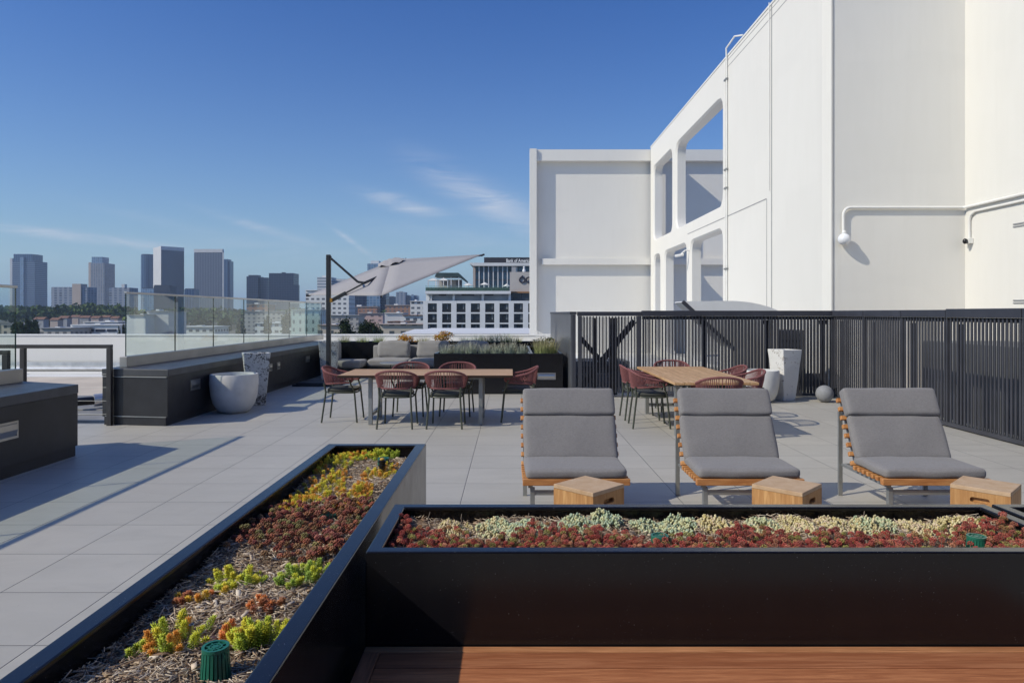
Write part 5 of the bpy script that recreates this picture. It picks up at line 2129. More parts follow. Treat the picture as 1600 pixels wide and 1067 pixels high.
# ---- green drain caps, tubes
def drain_cap(label, x, y, z, r=0.037, h=0.078):
    d = thing('drain_cap', label, 'drain cap', (x, y, z - 0.012), 0, 'green slotted drain caps')
    mb = MB()
    n = 22
    for k in range(n):
        a = 2 * math.pi * k / n
        c, s = math.cos(a), math.sin(a)
        r0, r1 = r * 0.98, r * 0.82
        w = 0.0033
        tx, ty = -s * w, c * w
        th = 0.003
        mb.hexa([(r0 * c - tx - th * c, r0 * s - ty - th * s, 0), (r0 * c + tx - th * c, r0 * s + ty - th * s, 0), (r0 * c + tx, r0 * s + ty, 0), (r0 * c - tx, r0 * s - ty, 0)],
                [(r1 * c - tx - th * c, r1 * s - ty - th * s, h), (r1 * c + tx - th * c, r1 * s + ty - th * s, h), (r1 * c + tx, r1 * s + ty, h), (r1 * c - tx, r1 * s - ty, h)])
    mb.build('slotted_side', M['drain'], d)
    mb = MB()
    R1 = r * 0.86

    def annulus(ra, rb, z0, z1):
        mb.lathe([(ra, z0), (rb, z0), (rb, z1), (ra, z1), (ra, z0)], 36, (0, 0, 0), False, False)
    annulus(R1 * 0.78, R1, h - 0.004, h + 0.004)
    annulus(R1 * 0.40, R1 * 0.52, h - 0.002, h + 0.003)
    mb.lathe([(0.0001, h - 0.002), (R1 * 0.24, h - 0.002), (R1 * 0.24, h + 0.003), (0.0001, h + 0.003)], 20, (0, 0, 0), False, False)
    for k in range(8):
        a = 2 * math.pi * k / 8
        mb.bar((R1 * 0.22 * math.cos(a), R1 * 0.22 * math.sin(a), h), (R1 * 0.80 * math.cos(a), R1 * 0.80 * math.sin(a), h), 0.0042, 0.004)
    mb.build('grate', M['drain'], d)
    mb = MB()
    mb.lathe([(0.0001, 0.0), (r * 0.7, 0.0), (r * 0.6, h * 0.85), (0.0001, h * 0.85)], 20, (0, 0, 0), False, False)
    mb.build('core', M['dark_plastic'], d)
    return d


p = on(336.5, 1057, 0.71)
drain_cap('large green slotted drain cap at the bottom of the long planter', p.x, p.y, 0.716)
p = on(514, 806, 0.735)
drain_cap('green drain cap half buried behind the red brown patch', p.x, p.y, 0.675)
p = on(599, 716, 0.765)
drain_cap('far green drain cap half hidden in sedum at the end of the long planter', p.x, p.y, 0.698)
p = on(1031, 843, 0.775)
drain_cap('small green drain cap among red stonecrop in the middle of the wide planter', p.x, p.y, 0.722)
p = on(1526, 844, 0.775)
drain_cap('green drain cap near the right end of the wide planter', p.x, p.y, 0.722)
p = on(597, 742, 0.71)
tb_ = thing('black_tube', 'small ribbed black tube with a yellow cap in the long planter', 'tube', (p.x, p.y, 0.725))
mb = MB()
mb.lathe([(0.017, 0), (0.017, 0.03), (0.021, 0.032), (0.021, 0.042), (0.017, 0.044), (0.017, 0.052), (0.021, 0.054), (0.021, 0.066), (0.015, 0.068)], 20)
mb.build('tube_body', M['dark_plastic'], tb_, smooth='auto')
mb = MB()
mb.lathe([(0.012, 0.0685), (0.013, 0.074), (0.009, 0.078)], 16)
mb.build('cap', plain('yellow_cap', (0.65, 0.38, 0.05), 0.5, 0, 0.1, 30), tb_)
p = on(299, 1012, 0.70)
tb2 = thing('metal_tube', 'short shiny metal tube upright in the mulch beside the large drain cap', 'tube', (p.x, p.y, 0.725))
mb = MB()
mb.lathe([(0.0065, 0), (0.0065, 0.038), (0.0045, 0.038), (0.0045, 0.01)], 14)
mb.build('tube_body', M['steel'], tb2, smooth='auto')

# a few dry flower stalks poking out of the pale succulents
rs = random.Random(12)
for k, (px, lab) in enumerate([(668, 'dry bent stalk near the left end of the wide planter'), (724, 'short dark dry stalk behind the first cream clump'), (822, 'thin dry stalk before the left stool'),
                               (1348, 'thin dry stalk behind the pale yellow clump'), (1505, 'dry stalk by the right end of the biggest cream mound')]):
    p = on(px, 818, 0.74)
    mb = MB()
    x, y = p.x, min(p.y, PD[3] - 0.08)
    l = rs.uniform(0.03, 0.055)
    mb.tube([(x, y, 0.73), (x + rs.uniform(-.01, .01), y, 0.745 + l * 0.5), (x + rs.uniform(-.03, .03), y + 0.01, 0.745 + l)], 0.0016, 5, r2=0.0009)
    solo('dry_stalk', mb, plain('dry_stalk', (0.30, 0.24, 0.19), 0.9, 0, 0.2, 30), lab, 'stalk', 'dry stalks in the wide planter')


# ------------------------------------------------------------------ the city beyond the roof
def bl(px0, px1, ytop, y, d, z0=GZ, ybot=None):
    mb = MB()
    mb.box(gx(px0, y), gx(px1, y), y, y + d, z0 if ybot is None else gz(ybot, y), gz(ytop, y))
    return mb


def poly(pts, ytop, yref, z0=GZ, ybot=None):
    """pts = (photo column, distance) round the plan, seen corners first"""
    mb = MB()
    p = [(gx(a, b), b) for a, b in pts]
    ar = sum(p[i][0] * p[(i + 1) % len(p)][1] - p[(i + 1) % len(p)][0] * p[i][1] for i in range(len(p)))
    if ar < 0:
        p.reverse()
    mb.prism(p, z0 if ybot is None else gz(ybot, yref), gz(ytop, yref))
    return mb


def tower(name, label, cat, px, y, group=None):
    return thing(name, label, cat, (gx(px, y), y, GZ), 0, group)


NAVY = facade('navy_glass', (0.024, 0.034, 0.075), (0.014, 0.022, 0.052), 6.0, 4.2, 0.82, 0.62, 0.4, 0.2)
BANDS = facade('banded_glass', (0.13, 0.18, 0.27), (0.035, 0.06, 0.13), 400.0, 6.2, 2.0, 0.62, 0.45, 0.2)
BLUEG = facade('blue_glass', (0.06, 0.11, 0.22), (0.025, 0.055, 0.13), 7.0, 4.0, 0.75, 2.0, 0.3, 0.15)
BLUEG2 = facade('pale_blue_glass', (0.22, 0.30, 0.42), (0.09, 0.17, 0.29), 5.5, 4.2, 0.7, 0.7, 0.4, 0.15, var=0.3)
STRIPE = facade('fine_ribbed', (0.17, 0.19, 0.25), (0.05, 0.06, 0.10), 4.6, 400.0, 0.62, 2.0, 0.5, 0.3)
STRIPE2 = facade('dark_ribbed', (0.10, 0.115, 0.16), (0.05, 0.06, 0.095), 4.2, 4.4, 0.55, 0.85, 0.5, 0.3)
CONDO = facade('condo_front', (0.28, 0.31, 0.38), (0.09, 0.12, 0.19), 9.5, 4.6, 0.52, 0.62, 0.7, 0.3, var=0.35)
SLIM = facade('slim_front', (0.26, 0.27, 0.31), (0.10, 0.13, 0.20), 6.5, 4.2, 0.5, 0.7, 0.7, 0.3, var=0.3)
PALE = plain('pale_concrete_far', (0.55, 0.55, 0.57), 0.7, 0, 0.06, 0.05)
TANC = plain('tan_concrete_far', (0.46, 0.38, 0.34), 0.8, 0, 0.08, 0.05)
WHITEF = plain('white_paint_far', (0.72, 0.72, 0.72), 0.6, 0, 0.08, 0.1)
GREYF = plain('grey_roof_far', (0.33, 0.34, 0.36), 0.8, 0, 0.15, 0.1)
NAVYP = plain('navy_panel', (0.022, 0.028, 0.055), 0.4, 0, 0.15, 0.05)

# far towers, left to right
T = tower('office_tower', 'blue banded glass tower with stepped top, farthest left on the skyline', 'tower', 35, 2200)
part('body', bl(19, 54, 408, 2200, 60), BANDS, T)
part('crown', bl(21, 50, 397, 2203, 50, ybot=408), BLUEG, T)
part('side_wing', bl(15.3, 18.9, 403.5, 2215, 40), PALE, T)
part('centre_bay', bl(31, 36.5, 402, 2196, 4), BLUEG2, T)
T = tower('apartment_block', 'broad grey apartment slab with a tan lift core, between two slim towers', 'apartment block', 108, 1300)
part('body', bl(80, 136, 448.5, 1300, 30), CONDO, T)
part('lift_core', bl(112.5, 126, 443.5, 1297, 20), TANC, T)
T = tower('apartment_tower', 'slim beige tower with notched top left of the twin towers', 'tower', 150, 1900)
part('body', bl(141.5, 163, 411, 1900, 50), SLIM, T)
part('crown', bl(143, 160, 401.5, 1904, 30, ybot=411), BLUEG2, T)
part('side_bay', bl(138, 141.3, 410, 1905, 30), TANC, T)
T = tower('apartment_block', 'grey apartment slab with a roof stump, just left of the long glass screen', 'apartment block', 186, 1300)
part('body', bl(170, 202, 449.5, 1300, 30), CONDO, T)
part('roof_stump', bl(189.5, 194.5, 444, 1305, 8, ybot=449.5), PALE, T)
T = tower('office_tower', 'round dark blue glass tower touching the left twin tower', 'tower', 230, 2350)
r = 9.6 / F_ * 2350
mb = MB()
cx = gx(230.6, 2350)
mb.prism([(cx + r * math.cos(2 * math.pi * k / 28), 2350 + r * math.sin(2 * math.pi * k / 28)) for k in range(28)], GZ, gz(399, 2350))
part('body', mb, BLUEG, T)
mb = MB()
mb.prism([(cx + r * .93 * math.cos(2 * math.pi * k / 28), 2350 + r * .93 * math.sin(2 * math.pi * k / 28)) for k in range(28)], gz(399, 2350), gz(397.8, 2350))
part('crown', mb, NAVYP, T)
T = tower('office_tower', 'left twin tower turned edge on, one face painted pale as if sunlit', 'tower', 255, 2000, 'twin three sided towers')
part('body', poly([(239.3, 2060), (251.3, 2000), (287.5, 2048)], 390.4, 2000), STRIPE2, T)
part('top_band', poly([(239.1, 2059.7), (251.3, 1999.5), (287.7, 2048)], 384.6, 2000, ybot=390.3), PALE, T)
part('painted_sun_face', poly([(239.2, 2059), (251.4, 1999), (251.6, 2001), (239.6, 2062)], 390.4, 2000), PALE, T)  # pale sheet puts the sunlit side into the colour
T = tower('office_tower', 'right twin tower showing its broad ribbed face to us', 'tower', 326, 1995, 'twin three sided towers')
part('body', poly([(303, 2000), (347.2, 1996), (349.6, 2008), (325, 2080)], 394.8, 2000), STRIPE, T)
part('top_band', poly([(302.8, 1999), (347.4, 1995), (349.8, 2008), (325, 2081)], 389.4, 2000, ybot=394.7), PALE, T)
part('edge_strip', poly([(347.3, 1994.6), (349.4, 1994.8), (349.4, 1997), (347.3, 1996)], 394.8, 2000), PALE, T)
T = tower('office_tower', 'narrow blue tower peeping out right of the twin towers', 'tower', 354, 2400)
part('body', bl(347, 356, 405, 2400, 30), BLUEG, T)
part('lower_wing', bl(356, 359.2, 408, 2405, 30), BLUEG, T)
for lab, a, b, yt, y, m in [('low dark block in front of the left twin tower', 240, 265, 446.5, 1500, NAVYP),
                            ('pale blue low office block under the round tower', 221, 240, 451, 1600, BLUEG2),
                            ('low grey block between the twin towers', 288, 303, 452, 1700, BLUEG)]:
    T = tower('office_block', lab, 'office block', (a + b) / 2, y)
    part('body', bl(a, b, yt, y, 30), m, T)
    part('parapet', bl(a + 1, b - 1, yt - 1.2, y + 5, 15, ybot=yt), NAVYP, T)
T = tower('office_block', 'dark navy pair of blocks, left of the stepped navy block', 'office block', 400, 1700)
part('body', bl(385, 403.3, 432, 1700, 40), NAVY, T)
part('lower_wing', bl(403.5, 418, 433.8, 1706, 40), NAVY, T)
part('roof_house', bl(388, 403, 429.8, 1704, 20, ybot=432), NAVYP, T)
T = tower('office_block', 'stepped navy office block, tallest right of the twin towers', 'office block', 440, 1600)
part('body', bl(420, 458.5, 426.8, 1610, 40), NAVY, T)
part('lower_wing', bl(419.5, 466, 445.2, 1600, 9), NAVY, T)
part('roof_house', bl(440, 445, 425.5, 1615, 8, ybot=426.8), NAVYP, T)
T = tower('office_block', 'white and grey banded office block behind the umbrella pole', 'office block', 510, 1100)
WB = facade('white_bands', (0.62, 0.63, 0.66), (0.20, 0.24, 0.30), 300.0, 4.6, 2.0, 0.45, 0.6, 0.3)
part('body', bl(495.5, 518, 433, 1100, 30), WB, T)
part('roof_house', bl(503, 513, 430.5, 1105, 12, ybot=433), WHITEF, T)
part('lower_wing', bl(519, 541, 436, 1110, 30), WB, T)
T = tower('office_tower', 'light blue glass tower behind the umbrella top', 'tower', 584, 1500)
part('body', bl(574, 594, 412, 1500, 30), BLUEG2, T)
part('crown', bl(579, 592, 407.5, 1504, 20, ybot=412), WHITEF, T)
for lab, a, b, yt, y, m in [('long navy office block under the left canopy corner', 537, 572.5, 459, 1100, NAVY),
                            ('pale glass office block under the near canopy corner', 573, 593.5, 460, 1090, BLUEG2),
                            ('narrow navy block right of the pale glass block', 594, 603, 457, 1100, NAVY),
                            ('distant navy block left of the white towers', 604.5, 618, 463.5, 1900, NAVY),
                            ('white apartment tower near the hotel', 618.5, 633.5, 456.5, 1700, CONDO),
                            ('beige apartment tower right of the white tower', 634.5, 641, 462, 1720, TANC),
                            ('blue apartment tower nearest the hotel', 641.8, 646.3, 461, 1710, BLUEG2),
                            ('small blue tower touching the hotel edge', 647.5, 652.5, 462, 1730, BLUEG2),
                            ('navy and white striped block behind the umbrella crank', 519, 537, 462, 1000, WB)]:
    T = tower('office_block', lab, 'office block', (a + b) / 2, y)
    part('body', bl(a, b, yt, y, 30), m, T)
    part('roof_house', bl(a + (b - a) * 0.3, b - (b - a) * 0.3, yt - 1.0, y + 5, 12, ybot=yt), GREYF, T)

# nearer low town
BRICKF = facade('brick_front', (0.36, 0.20, 0.14), (0.12, 0.12, 0.14), 5.5, 4.2, 0.45, 0.5, 0.85, 0.3, var=0.3)
TEALF = facade('pale_teal_front', (0.56, 0.64, 0.63), (0.13, 0.18, 0.20), 3.6, 4.4, 0.32, 0.48, 0.8, 0.3, var=0.2)
TANF = facade('tan_front', (0.52, 0.46, 0.38), (0.08, 0.09, 0.10), 5.0, 6.0, 0.45, 0.62, 0.8, 0.3)
WHITEW = facade('white_front', (0.70, 0.70, 0.69), (0.12, 0.13, 0.15), 4.4, 3.8, 0.55, 0.42, 0.7, 0.3)
PINKF = facade('pink_front', (0.58, 0.42, 0.40), (0.2, 0.16, 0.16), 7.0, 4.0, 0.4, 0.4, 0.8, 0.3)
GREYW = facade('grey_front', (0.42, 0.40, 0.38), (0.14, 0.14, 0.15), 4.5, 3.6, 0.5, 0.5, 0.8, 0.3, var=0.2)
REDROOF = plain('clay_tile_roof', (0.20, 0.105, 0.075), 0.85, 0, 0.25, 0.5)
for lab, a, b, yt, y, m, rm in [
        ('tan and brick apartment house left of the near canopy corner', 545, 589, 479.5, 900, BRICKF, TANC),
        ('brick apartment house right of the near canopy corner', 602, 641, 477.5, 880, BRICKF, TANC),
        ('white slotted house touching the hotel', 641, 662, 471, 520, WHITEW, WHITEF),
        ('pink flat roofed building above the dark tree', 560, 598, 490, 620, PINKF, GREYF),
        ('pale blue grey gabled shed right of the dark tree', 601, 629, 489.5, 430, PALE, WHITEF),
        ('white low house with dark windows left of the hotel foot', 629, 662, 493, 410, WHITEW, REDROOF),
        ('cream low house in front of the red roof', 592, 660, 507, 300, TANF, TANC),
        ('small tan house with a clay roof right of the dark tree', 605, 640, 503, 330, TANF, REDROOF),
        ('grey brown office building left of the dark tree', 497, 560, 493, 520, GREYW, GREYF),
        ('beige pillared building behind the umbrella pole foot', 496, 531, 508, 310, TANF, TANC),
        ('low grey roofs under the navy office block', 520, 552, 480, 760, GREYW, GREYF),
        ('pale teal building with small dark windows behind the far glass panes', 455, 500, 484.5, 380, TEALF, PALE),
        ('white stacked building with one dark window band behind the left canopy corner', 477.5, 545, 454, 560, WHITEW, WHITEF),
        ('brick house seen through the middle glass panes', 385, 418, 476, 700, BRICKF, TANC),
        ('long grey flat roof behind the fourth glass pane', 380, 456, 487, 620, GREYW, GREYF),
        ('low white shed behind the fifth glass pane', 398, 460, 505, 420, WHITEW, WHITEF),
        ('white windowless block behind the first glass pane', 198, 227, 492.5, 390, WHITEF, GREYF),
        ('taller pale block behind the first glass pane', 229, 263, 486.5, 400, PALE, GREYF),
        ('low white roofs behind the second glass pane', 276, 335, 511, 440, WHITEW, WHITEF),
        ('long white parking building with dark openings left of the glass screen', 110, 186, 508, 420, WHITEF, WHITEF),
        ('low grey buildings with roof gear at the left', 62, 110, 513, 400, GREYW, GREYF),
        ('white shed roof behind the parking building', 130, 184, 503.5, 470, PALE, WHITEF),
        ('cream house seen through the glass at the left edge', 2, 30, 508, 520, TANF, GREYF)]:
    T = tower('town_building', lab, 'building', (a + b) / 2, y)
    part('walls', bl(a, b, yt, y, 22), m, T)
    w = (b - a)
    hx = 0.8
    part('roof', bl(a - hx, b + hx, yt - 0.9, y - 1, 24, ybot=yt), rm, T)
    rs = random.Random(int(a * 7 + y))
    mb = MB()
    for k in range(1):
        q = a + w * rs.uniform(0.2, 0.7)
        mb.box(gx(q, y), gx(q + min(w * 0.16, 8), y), y + 4, y + 9, gz(yt - 0.8, y), gz(yt - 0.8 - rs.uniform(1.2, 2.6), y))
    part('roof_unit', mb, GREYF if k % 2 else WHITEF, T)
    if 'parking' in lab:
        for k in range(4):
            q = a + 4 + k * 17.6
            part('opening', bl(q, q + 14.5, 514.2, y - 0.4, 0.35, ybot=518.2), NAVYP, T)
# little houses with clay roofs on the left slope
hs = 0
for (px, py, y, w, lab) in [(98, 497, 800, 13, 'small house with rust roof below the wooded band, leftmost'), (116, 495.5, 840, 12, 'rust roofed house under the apartment slab, left of two'),
                            (131, 496.5, 820, 14, 'rust roofed house under the apartment slab, right of two'), (148, 497, 810, 12, 'rust roofed house under the slim tower'),
                            (164, 496, 830, 12, 'clay roofed house right of the slim tower foot'), (178, 497.5, 790, 11, 'clay roofed house near the two cypresses'),
                            (60, 499, 760, 15, 'clay roofed house among bushes at the far left'), (84, 500, 740, 12, 'brown roofed house above the low grey buildings')]:
    hh = tower('small_house', lab, 'house', px, y, 'clay roofed houses on the left slope')
    x0, x1 = gx(px - w / 2, y), gx(px + w / 2, y)
    zr = gz(py, y)
    mb = MB()
    mb.box(x0, x1, y, y + 9, GZ, zr)
    part('walls', mb, TANC if hs % 2 else GREYF, hh)
    mb = MB()
    mb.extrude_x([(y - 0.8, zr), (y + 9.8, zr), (y + 4.5, zr + 2.6)], x0 - 0.7, x1 + 0.7)
    part('roof', mb, REDROOF, hh)
    hs += 1

# ---- trees
GRN = [(0.025, 0.045, 0.015), (0.045, 0.07, 0.022), (0.065, 0.085, 0.03), (0.035, 0.055, 0.02)]
DGR = [(0.014, 0.028, 0.012), (0.024, 0.042, 0.017), (0.04, 0.06, 0.025)]


def tree(label, px0, px1, ytop, y, n, leaf, cols, seed, base=0.25, group=None, name='tree', clumps=26, dep=0.8):
    r = np.random.default_rng(seed)
    x0, x1 = gx(px0, y), gx(px1, y)
    cx, rx = (x0 + x1) / 2, (x1 - x0) / 2
    zt = gz(ytop, y)
    h = zt - GZ
    zb = GZ + h * base
    V, T_, C = [], [], []
    cc = []
    while len(cc) < clumps:
        p = r.uniform(-1, 1, 3)
        l = np.linalg.norm(p)
        if 0.35 < l < 0.86:
            cc.append(p)
    for i in range(n):
        k = r.integers(clumps)
        p = cc[k] + r.normal(0, 0.13, 3)
        pos = np.array((cx + p[0] * rx, y + p[1] * rx * dep, zb + (p[2] * 0.5 + 0.5) * (zt - zb)))
        a = r.normal(0, 1, 3)
        a /= np.linalg.norm(a)
        b = np.cross(a, r.normal(0, 1, 3))
        b /= np.linalg.norm(b)
        s = leaf * r.uniform(0.5, 1.3)
        col = np.array(cols[(k + r.integers(2)) % len(cols)]) * r.uniform(0.75, 1.3)
        o = len(V)
        V += [pos - a * s, pos + b * s * 0.6, pos + a * s, pos - b * s * 0.6]
        C += [col] * 4
        T_.append((o, o + 1, o + 2, o + 3))
    t_ = thing(name, label, 'tree', (cx, y, GZ), 0, group)
    V = np.array(V) - np.array((cx, y, GZ))
    np_mesh('crown', V, T_, M['leaf'], t_, np.array(C), False, True)
    mb = MB()
    mb.tube([(0, 0, 0), (0.1, 0, h * 0.3), (-0.1, 0.1, h * 0.7)], max(0.15, h * 0.014), 8, r2=max(0.05, h * 0.005))
    for k in range(4):
        a = 1.57 * k + 0.4
        mb.tube([(0, 0, h * (0.3 + 0.06 * k)), (rx * 0.5 * math.cos(a), rx * 0.4 * math.sin(a), h * (0.55 + 0.08 * k))], max(0.08, h * 0.006), 6, r2=0.04)
    mb.build('trunk', M['bark'], t_)
    return t_


tree('broad dark green tree behind the left of the sofa, its left half', 521, 566, 497.5, 200, 5200, 0.30, DGR, 3, base=0.45)
tree('broad dark green tree behind the sofa, right half of the dark pair', 556, 601, 498.5, 207, 5200, 0.30, DGR, 4, base=0.45)
for i, (a, b, yt, y, n, lab) in enumerate([(183, 188.5, 504, 360, 700, 'dark cypress left of the glass screen, left of two'), (190, 195.5, 503, 362, 700, 'dark cypress touching the glass screen edge')]):
    tree(lab, a, b, yt, y, n, 0.35, DGR, 20 + i, base=0.05, name='cypress_tree', clumps=18)
for i, (a, b, yt, y, n, lab) in enumerate([(30, 54, 496, 430, 1500, 'green tree beside the low grey buildings at the left'), (14, 34, 499, 440, 1300, 'green tree seen through the left glass edge'),
                                           (48, 62, 500, 450, 900, 'small round tree left of the low grey buildings'), (64, 80, 487, 900, 900, 'dark tree left of the apartment slab foot'),
                                           (128, 148, 486, 950, 900, 'dark tree between apartment slab and slim tower'), (206, 222, 489, 700, 900, 'tree above the white block behind the first glass pane'),
                                           (264, 285, 497, 520, 1200, 'green tree between the first and second glass panes'), (338, 362, 494, 520, 1300, 'green tree behind the third glass pane'),
                                           (412, 424, 489, 380, 900, 'dark narrow tree behind the fifth glass pane'), (438, 456, 487, 400, 1100, 'green tree left of the pale teal building'),
                                           (300, 330, 491, 700, 1100, 'wide tree behind the second glass pane'), (368, 384, 497, 480, 900, 'olive tree at the third pane edge')]):
    tree(lab, a, b, yt, y, n, 0.0021 * y, GRN, 40 + i, base=0.2)
# wooded band below the skyline: reads as one mass
r = np.random.default_rng(77)
V, T_, C = [], [], []
for i in range(1500):
    px = r.uniform(-60, 700)
    y = r.uniform(950, 1500)
    top = 481 + 2.2 * math.sin(px * 0.035) + 2.5 * math.sin(px * 0.13 + y)
    if px > 205:
        top += 5
    zt = gz(top, 1250) * 1.0 + r.uniform(-6, 1.5)
    x = gx(px, y)
    w = r.uniform(6, 13)
    base = np.array(GRN[r.integers(len(GRN))]) * r.uniform(1.2, 2.4)
    for k in range(22):
        p = r.normal(0, 1, 3)
        p /= np.linalg.norm(p)
        pos = np.array((x + p[0] * w, y + p[1] * w, zt - 7 + p[2] * 7))
        a = r.normal(0, 1, 3)
        a /= np.linalg.norm(a)
        b = np.cross(a, r.normal(0, 1, 3))
        b /= np.linalg.norm(b)
        s = r.uniform(2.0, 4.2)
        o = len(V)
        V += [pos - a * s, pos + b * s * 0.7, pos + a * s, pos - b * s * 0.7]
        C += [base * r.uniform(0.7, 1.3)] * 4
        T_.append((o, o + 1, o + 2, o + 3))
ob = np_mesh('woodland', V, T_, M['leaf'], None, np.array(C), False, True)
tag(ob, 'wooded green band below the far towers', 'woodland', None, 'stuff')

# ---- white flat roof before the hotel
T = tower('flat_roof_building', 'low white flat roof stretching in front of the hotel foot', 'building', 730, 110)
part('walls', bl(629, 836, 521, 110, 40), WHITEF, T)
mb = MB()
x0, x1 = gx(627, 110), gx(836, 110)
mb.extrude_x([(109.4, gz(521, 110)), (140, gz(521, 110)), (125, gz(514.2, 125))], x0, x1)
part('roof', mb, WHITEF, T)

# ---- the hotel
HY = 210.0
T = tower('hotel_building', 'white hotel with rows of square dark windows and a green roof terrace', 'hotel', 745, HY)
HW_ = plain('hotel_white', (0.74, 0.75, 0.77), 0.65, 0, 0.05, 0.3)
wx = [668.3 + 22.43 * k for k in range(8)]
ww = 14.2
rows = [(474.0, 487.9), (490.2, 504.2), (506.3, 520.3), (522.5, 536.5)]
mb = MB()
cols_px = [661.0] + [v for a in wx for v in (a, a + ww)]
for k in range(0, len(cols_px), 2):
    a = cols_px[k]
    b = cols_px[k + 1] if k + 1 < len(cols_px) else 843
    mb.box(gx(a, HY), gx(b, HY), HY, HY + 1.0, GZ, gz(470, HY))
part('piers', mb, HW_, T)
mb = MB()
edges = [470.0] + [v for q in rows for v in q] + [560]
for k in range(0, len(edges) - 1, 2):
    mb.box(gx(661.2, HY), gx(842, HY), HY + 0.02, HY + 0.9, gz(edges[k + 1], HY), gz(edges[k], HY) - 0.003)
part('spandrels', mb, HW_, T)
part('core_walls', bl(661.5, 843, 470.2, HY + 1.6, 30), HW_, T)
PANE = plain('hotel_pane', (0.035, 0.045, 0.06), 0.12, 0, 0.5, 0.6)
BALU = plain('hotel_balustrade', (0.018, 0.018, 0.022), 0.35, 0, 0.3, 0.6)
CURT = plain('hotel_curtain', (0.16, 0.18, 0.20), 0.8, 0, 0.3, 0.8)
rs = random.Random(9)
for (ya, yb) in rows[:3]:
    for a in wx:
        wi = part('window', bl(a, a + ww, ya, HY + 0.65, 0.2, ybot=yb), PANE, T)
        part('balustrade', bl(a, a + ww, ya + (yb - ya) * 0.66, HY + 0.2, 0.06, ybot=yb), BALU, wi)
        q = a + ww * rs.choice([0.04, 0.5, 0.72])
        part('curtain', bl(q, q + ww * rs.uniform(0.12, 0.25), ya + 1.2, HY + 0.6, 0.04, ybot=yb), CURT, wi)
        part('mullion', bl(a + ww * 0.48, a + ww * 0.52, ya, HY + 0.55, 0.05, ybot=yb), BALU, wi)
part('setback_wall', bl(667, 797, 459, HY + 3.5, 20, ybot=470.2), plain('hotel_grey', (0.50, 0.53, 0.58), 0.7, 0, 0.06, 0.3), T)
for a in (665.5, 707, 752.5, 794.5):
    part('pier', bl(a, a + 3.6, 459, HY + 1.4, 2, ybot=470.2), HW_, T)
for a in (669, 672.5):
    part('louvre', bl(a, a + 2.0, 460, HY + 1.4, 1.5, ybot=470.2), HW_, T)
for a, b in ((685, 697), (721, 741), (758, 771)):
    part('vent', bl(a, b, 460.2, HY + 3.3, 0.15, ybot=461.8), BALU, T)
part('terrace_slab', bl(664, 798, 454.6, HY - 0.4, 24, ybot=459.2), HW_, T)
part('terrace_hedge', bl(665, 795, 449.3, HY + 0.6, 1.0, ybot=454.6), plain('hedge_green', (0.035, 0.075, 0.055), 0.7, 0, 0.5, 1.2, 0.6, 3), T)
part('terrace_glass', bl(664.6, 796, 445.8, HY + 0.0, 0.05, ybot=454.5), M['glass'], T)
CANV = plain('terrace_canvas', (0.70, 0.68, 0.64), 0.8, 0, 0.06, 1)
DGREEN = plain('terrace_roof', (0.05, 0.075, 0.075), 0.45, 0.2, 0.25, 0.6)
mb = MB()
yq = HY + 6
a, b, c_, d_ = gx(679, yq), gx(716, yq), gx(728.5, yq), gz(426.2, yq)
mb.extrude_y([(a, gz(432.5, yq)), (b, gz(432.5, yq)), (c_, gz(441, yq)), (c_, gz(438, yq)), (b, d_), (a + 0.6, d_)], yq, yq + 9)
part('pavilion_roof', mb, DGREEN, T)
mb = MB()
for a in (680, 692, 704, 716, 727):
    mb.box(gx(a, yq), gx(a + 1.2, yq), yq + 0.3, yq + 0.6, gz(454.6, yq), gz(433, yq) if a < 717 else gz(441, yq))
part('pavilion_posts', mb, HW_, T)
part('pavilion_back', bl(683, 722, 437, yq + 6, 0.3, ybot=454.6), GREYW, T)
for lab_, a, b, yt, ye, yq in (('canopy', 668, 684, 434.2, 438.2, HY + 2.5), ('canopy', 684.5, 700, 434.0, 438.0, HY + 2.6)):
    mb = MB()
    x0, x1 = gx(a, yq), gx(b, yq)
    zc, ze = gz(yt, yq), gz(ye, yq)
    mb.add([(x0, yq, ze), (x1, yq, ze), (x1, yq + 3, ze), (x0, yq + 3, ze), ((x0 + x1) / 2, yq + 1.5, zc), ((x0 + x1) / 2, yq + 1.5, ze - .1)], [(0, 1, 4), (1, 2, 4), (2, 3, 4), (3, 0, 4), (1, 0, 5), (2, 1, 5), (3, 2, 5), (0, 3, 5)])
    cp = part(lab_, mb, CANV, T)
    mb = MB()
    for q in (x0 + 0.15, x1 - 0.15):
        mb.box(q - 0.12, q + 0.12, yq + 0.1, yq + 0.35, gz(454.6, yq), ze - 0.02)
    part('posts', mb, HW_, cp)
for k, (px, py, w) in enumerate([(732, 442.3, 9.5), (757.5, 441.0, 8.0), (791.5, 443.3, 6.0)]):
    u = thing('terrace_umbrella', 'white umbrella on the hotel roof terrace, %s' % ['left of three', 'middle of three', 'right of three, by the sign block'][k], 'umbrella', (gx(px, HY + 3), HY + 3, gz(454.6, HY + 3)), 0, 'white umbrellas on the hotel terrace')
    mb = MB()
    x, yq = gx(px, HY + 3), HY + 3
    rr_ = w / F_ * yq
    zt, ze = gz(py, yq), gz(py + 4.0, yq)
    n = 8
    mb.add([(x, yq, zt)] + [(x + rr_ * math.cos(2 * math.pi * j / n), yq + rr_ * math.sin(2 * math.pi * j / n), ze) for j in range(n)] + [(x, yq, ze - .05)],
           [(0, 1 + j, 1 + (j + 1) % n) for j in range(n)] + [(9, 1 + (j + 1) % n, 1 + j) for j in range(n)])
    part('canopy', mb, CANV, u)
    mb = MB()
    mb.tube([(x, yq, gz(454.6, yq)), (x, yq, zt)], 0.1, 6)
    part('pole', mb, HW_, u)
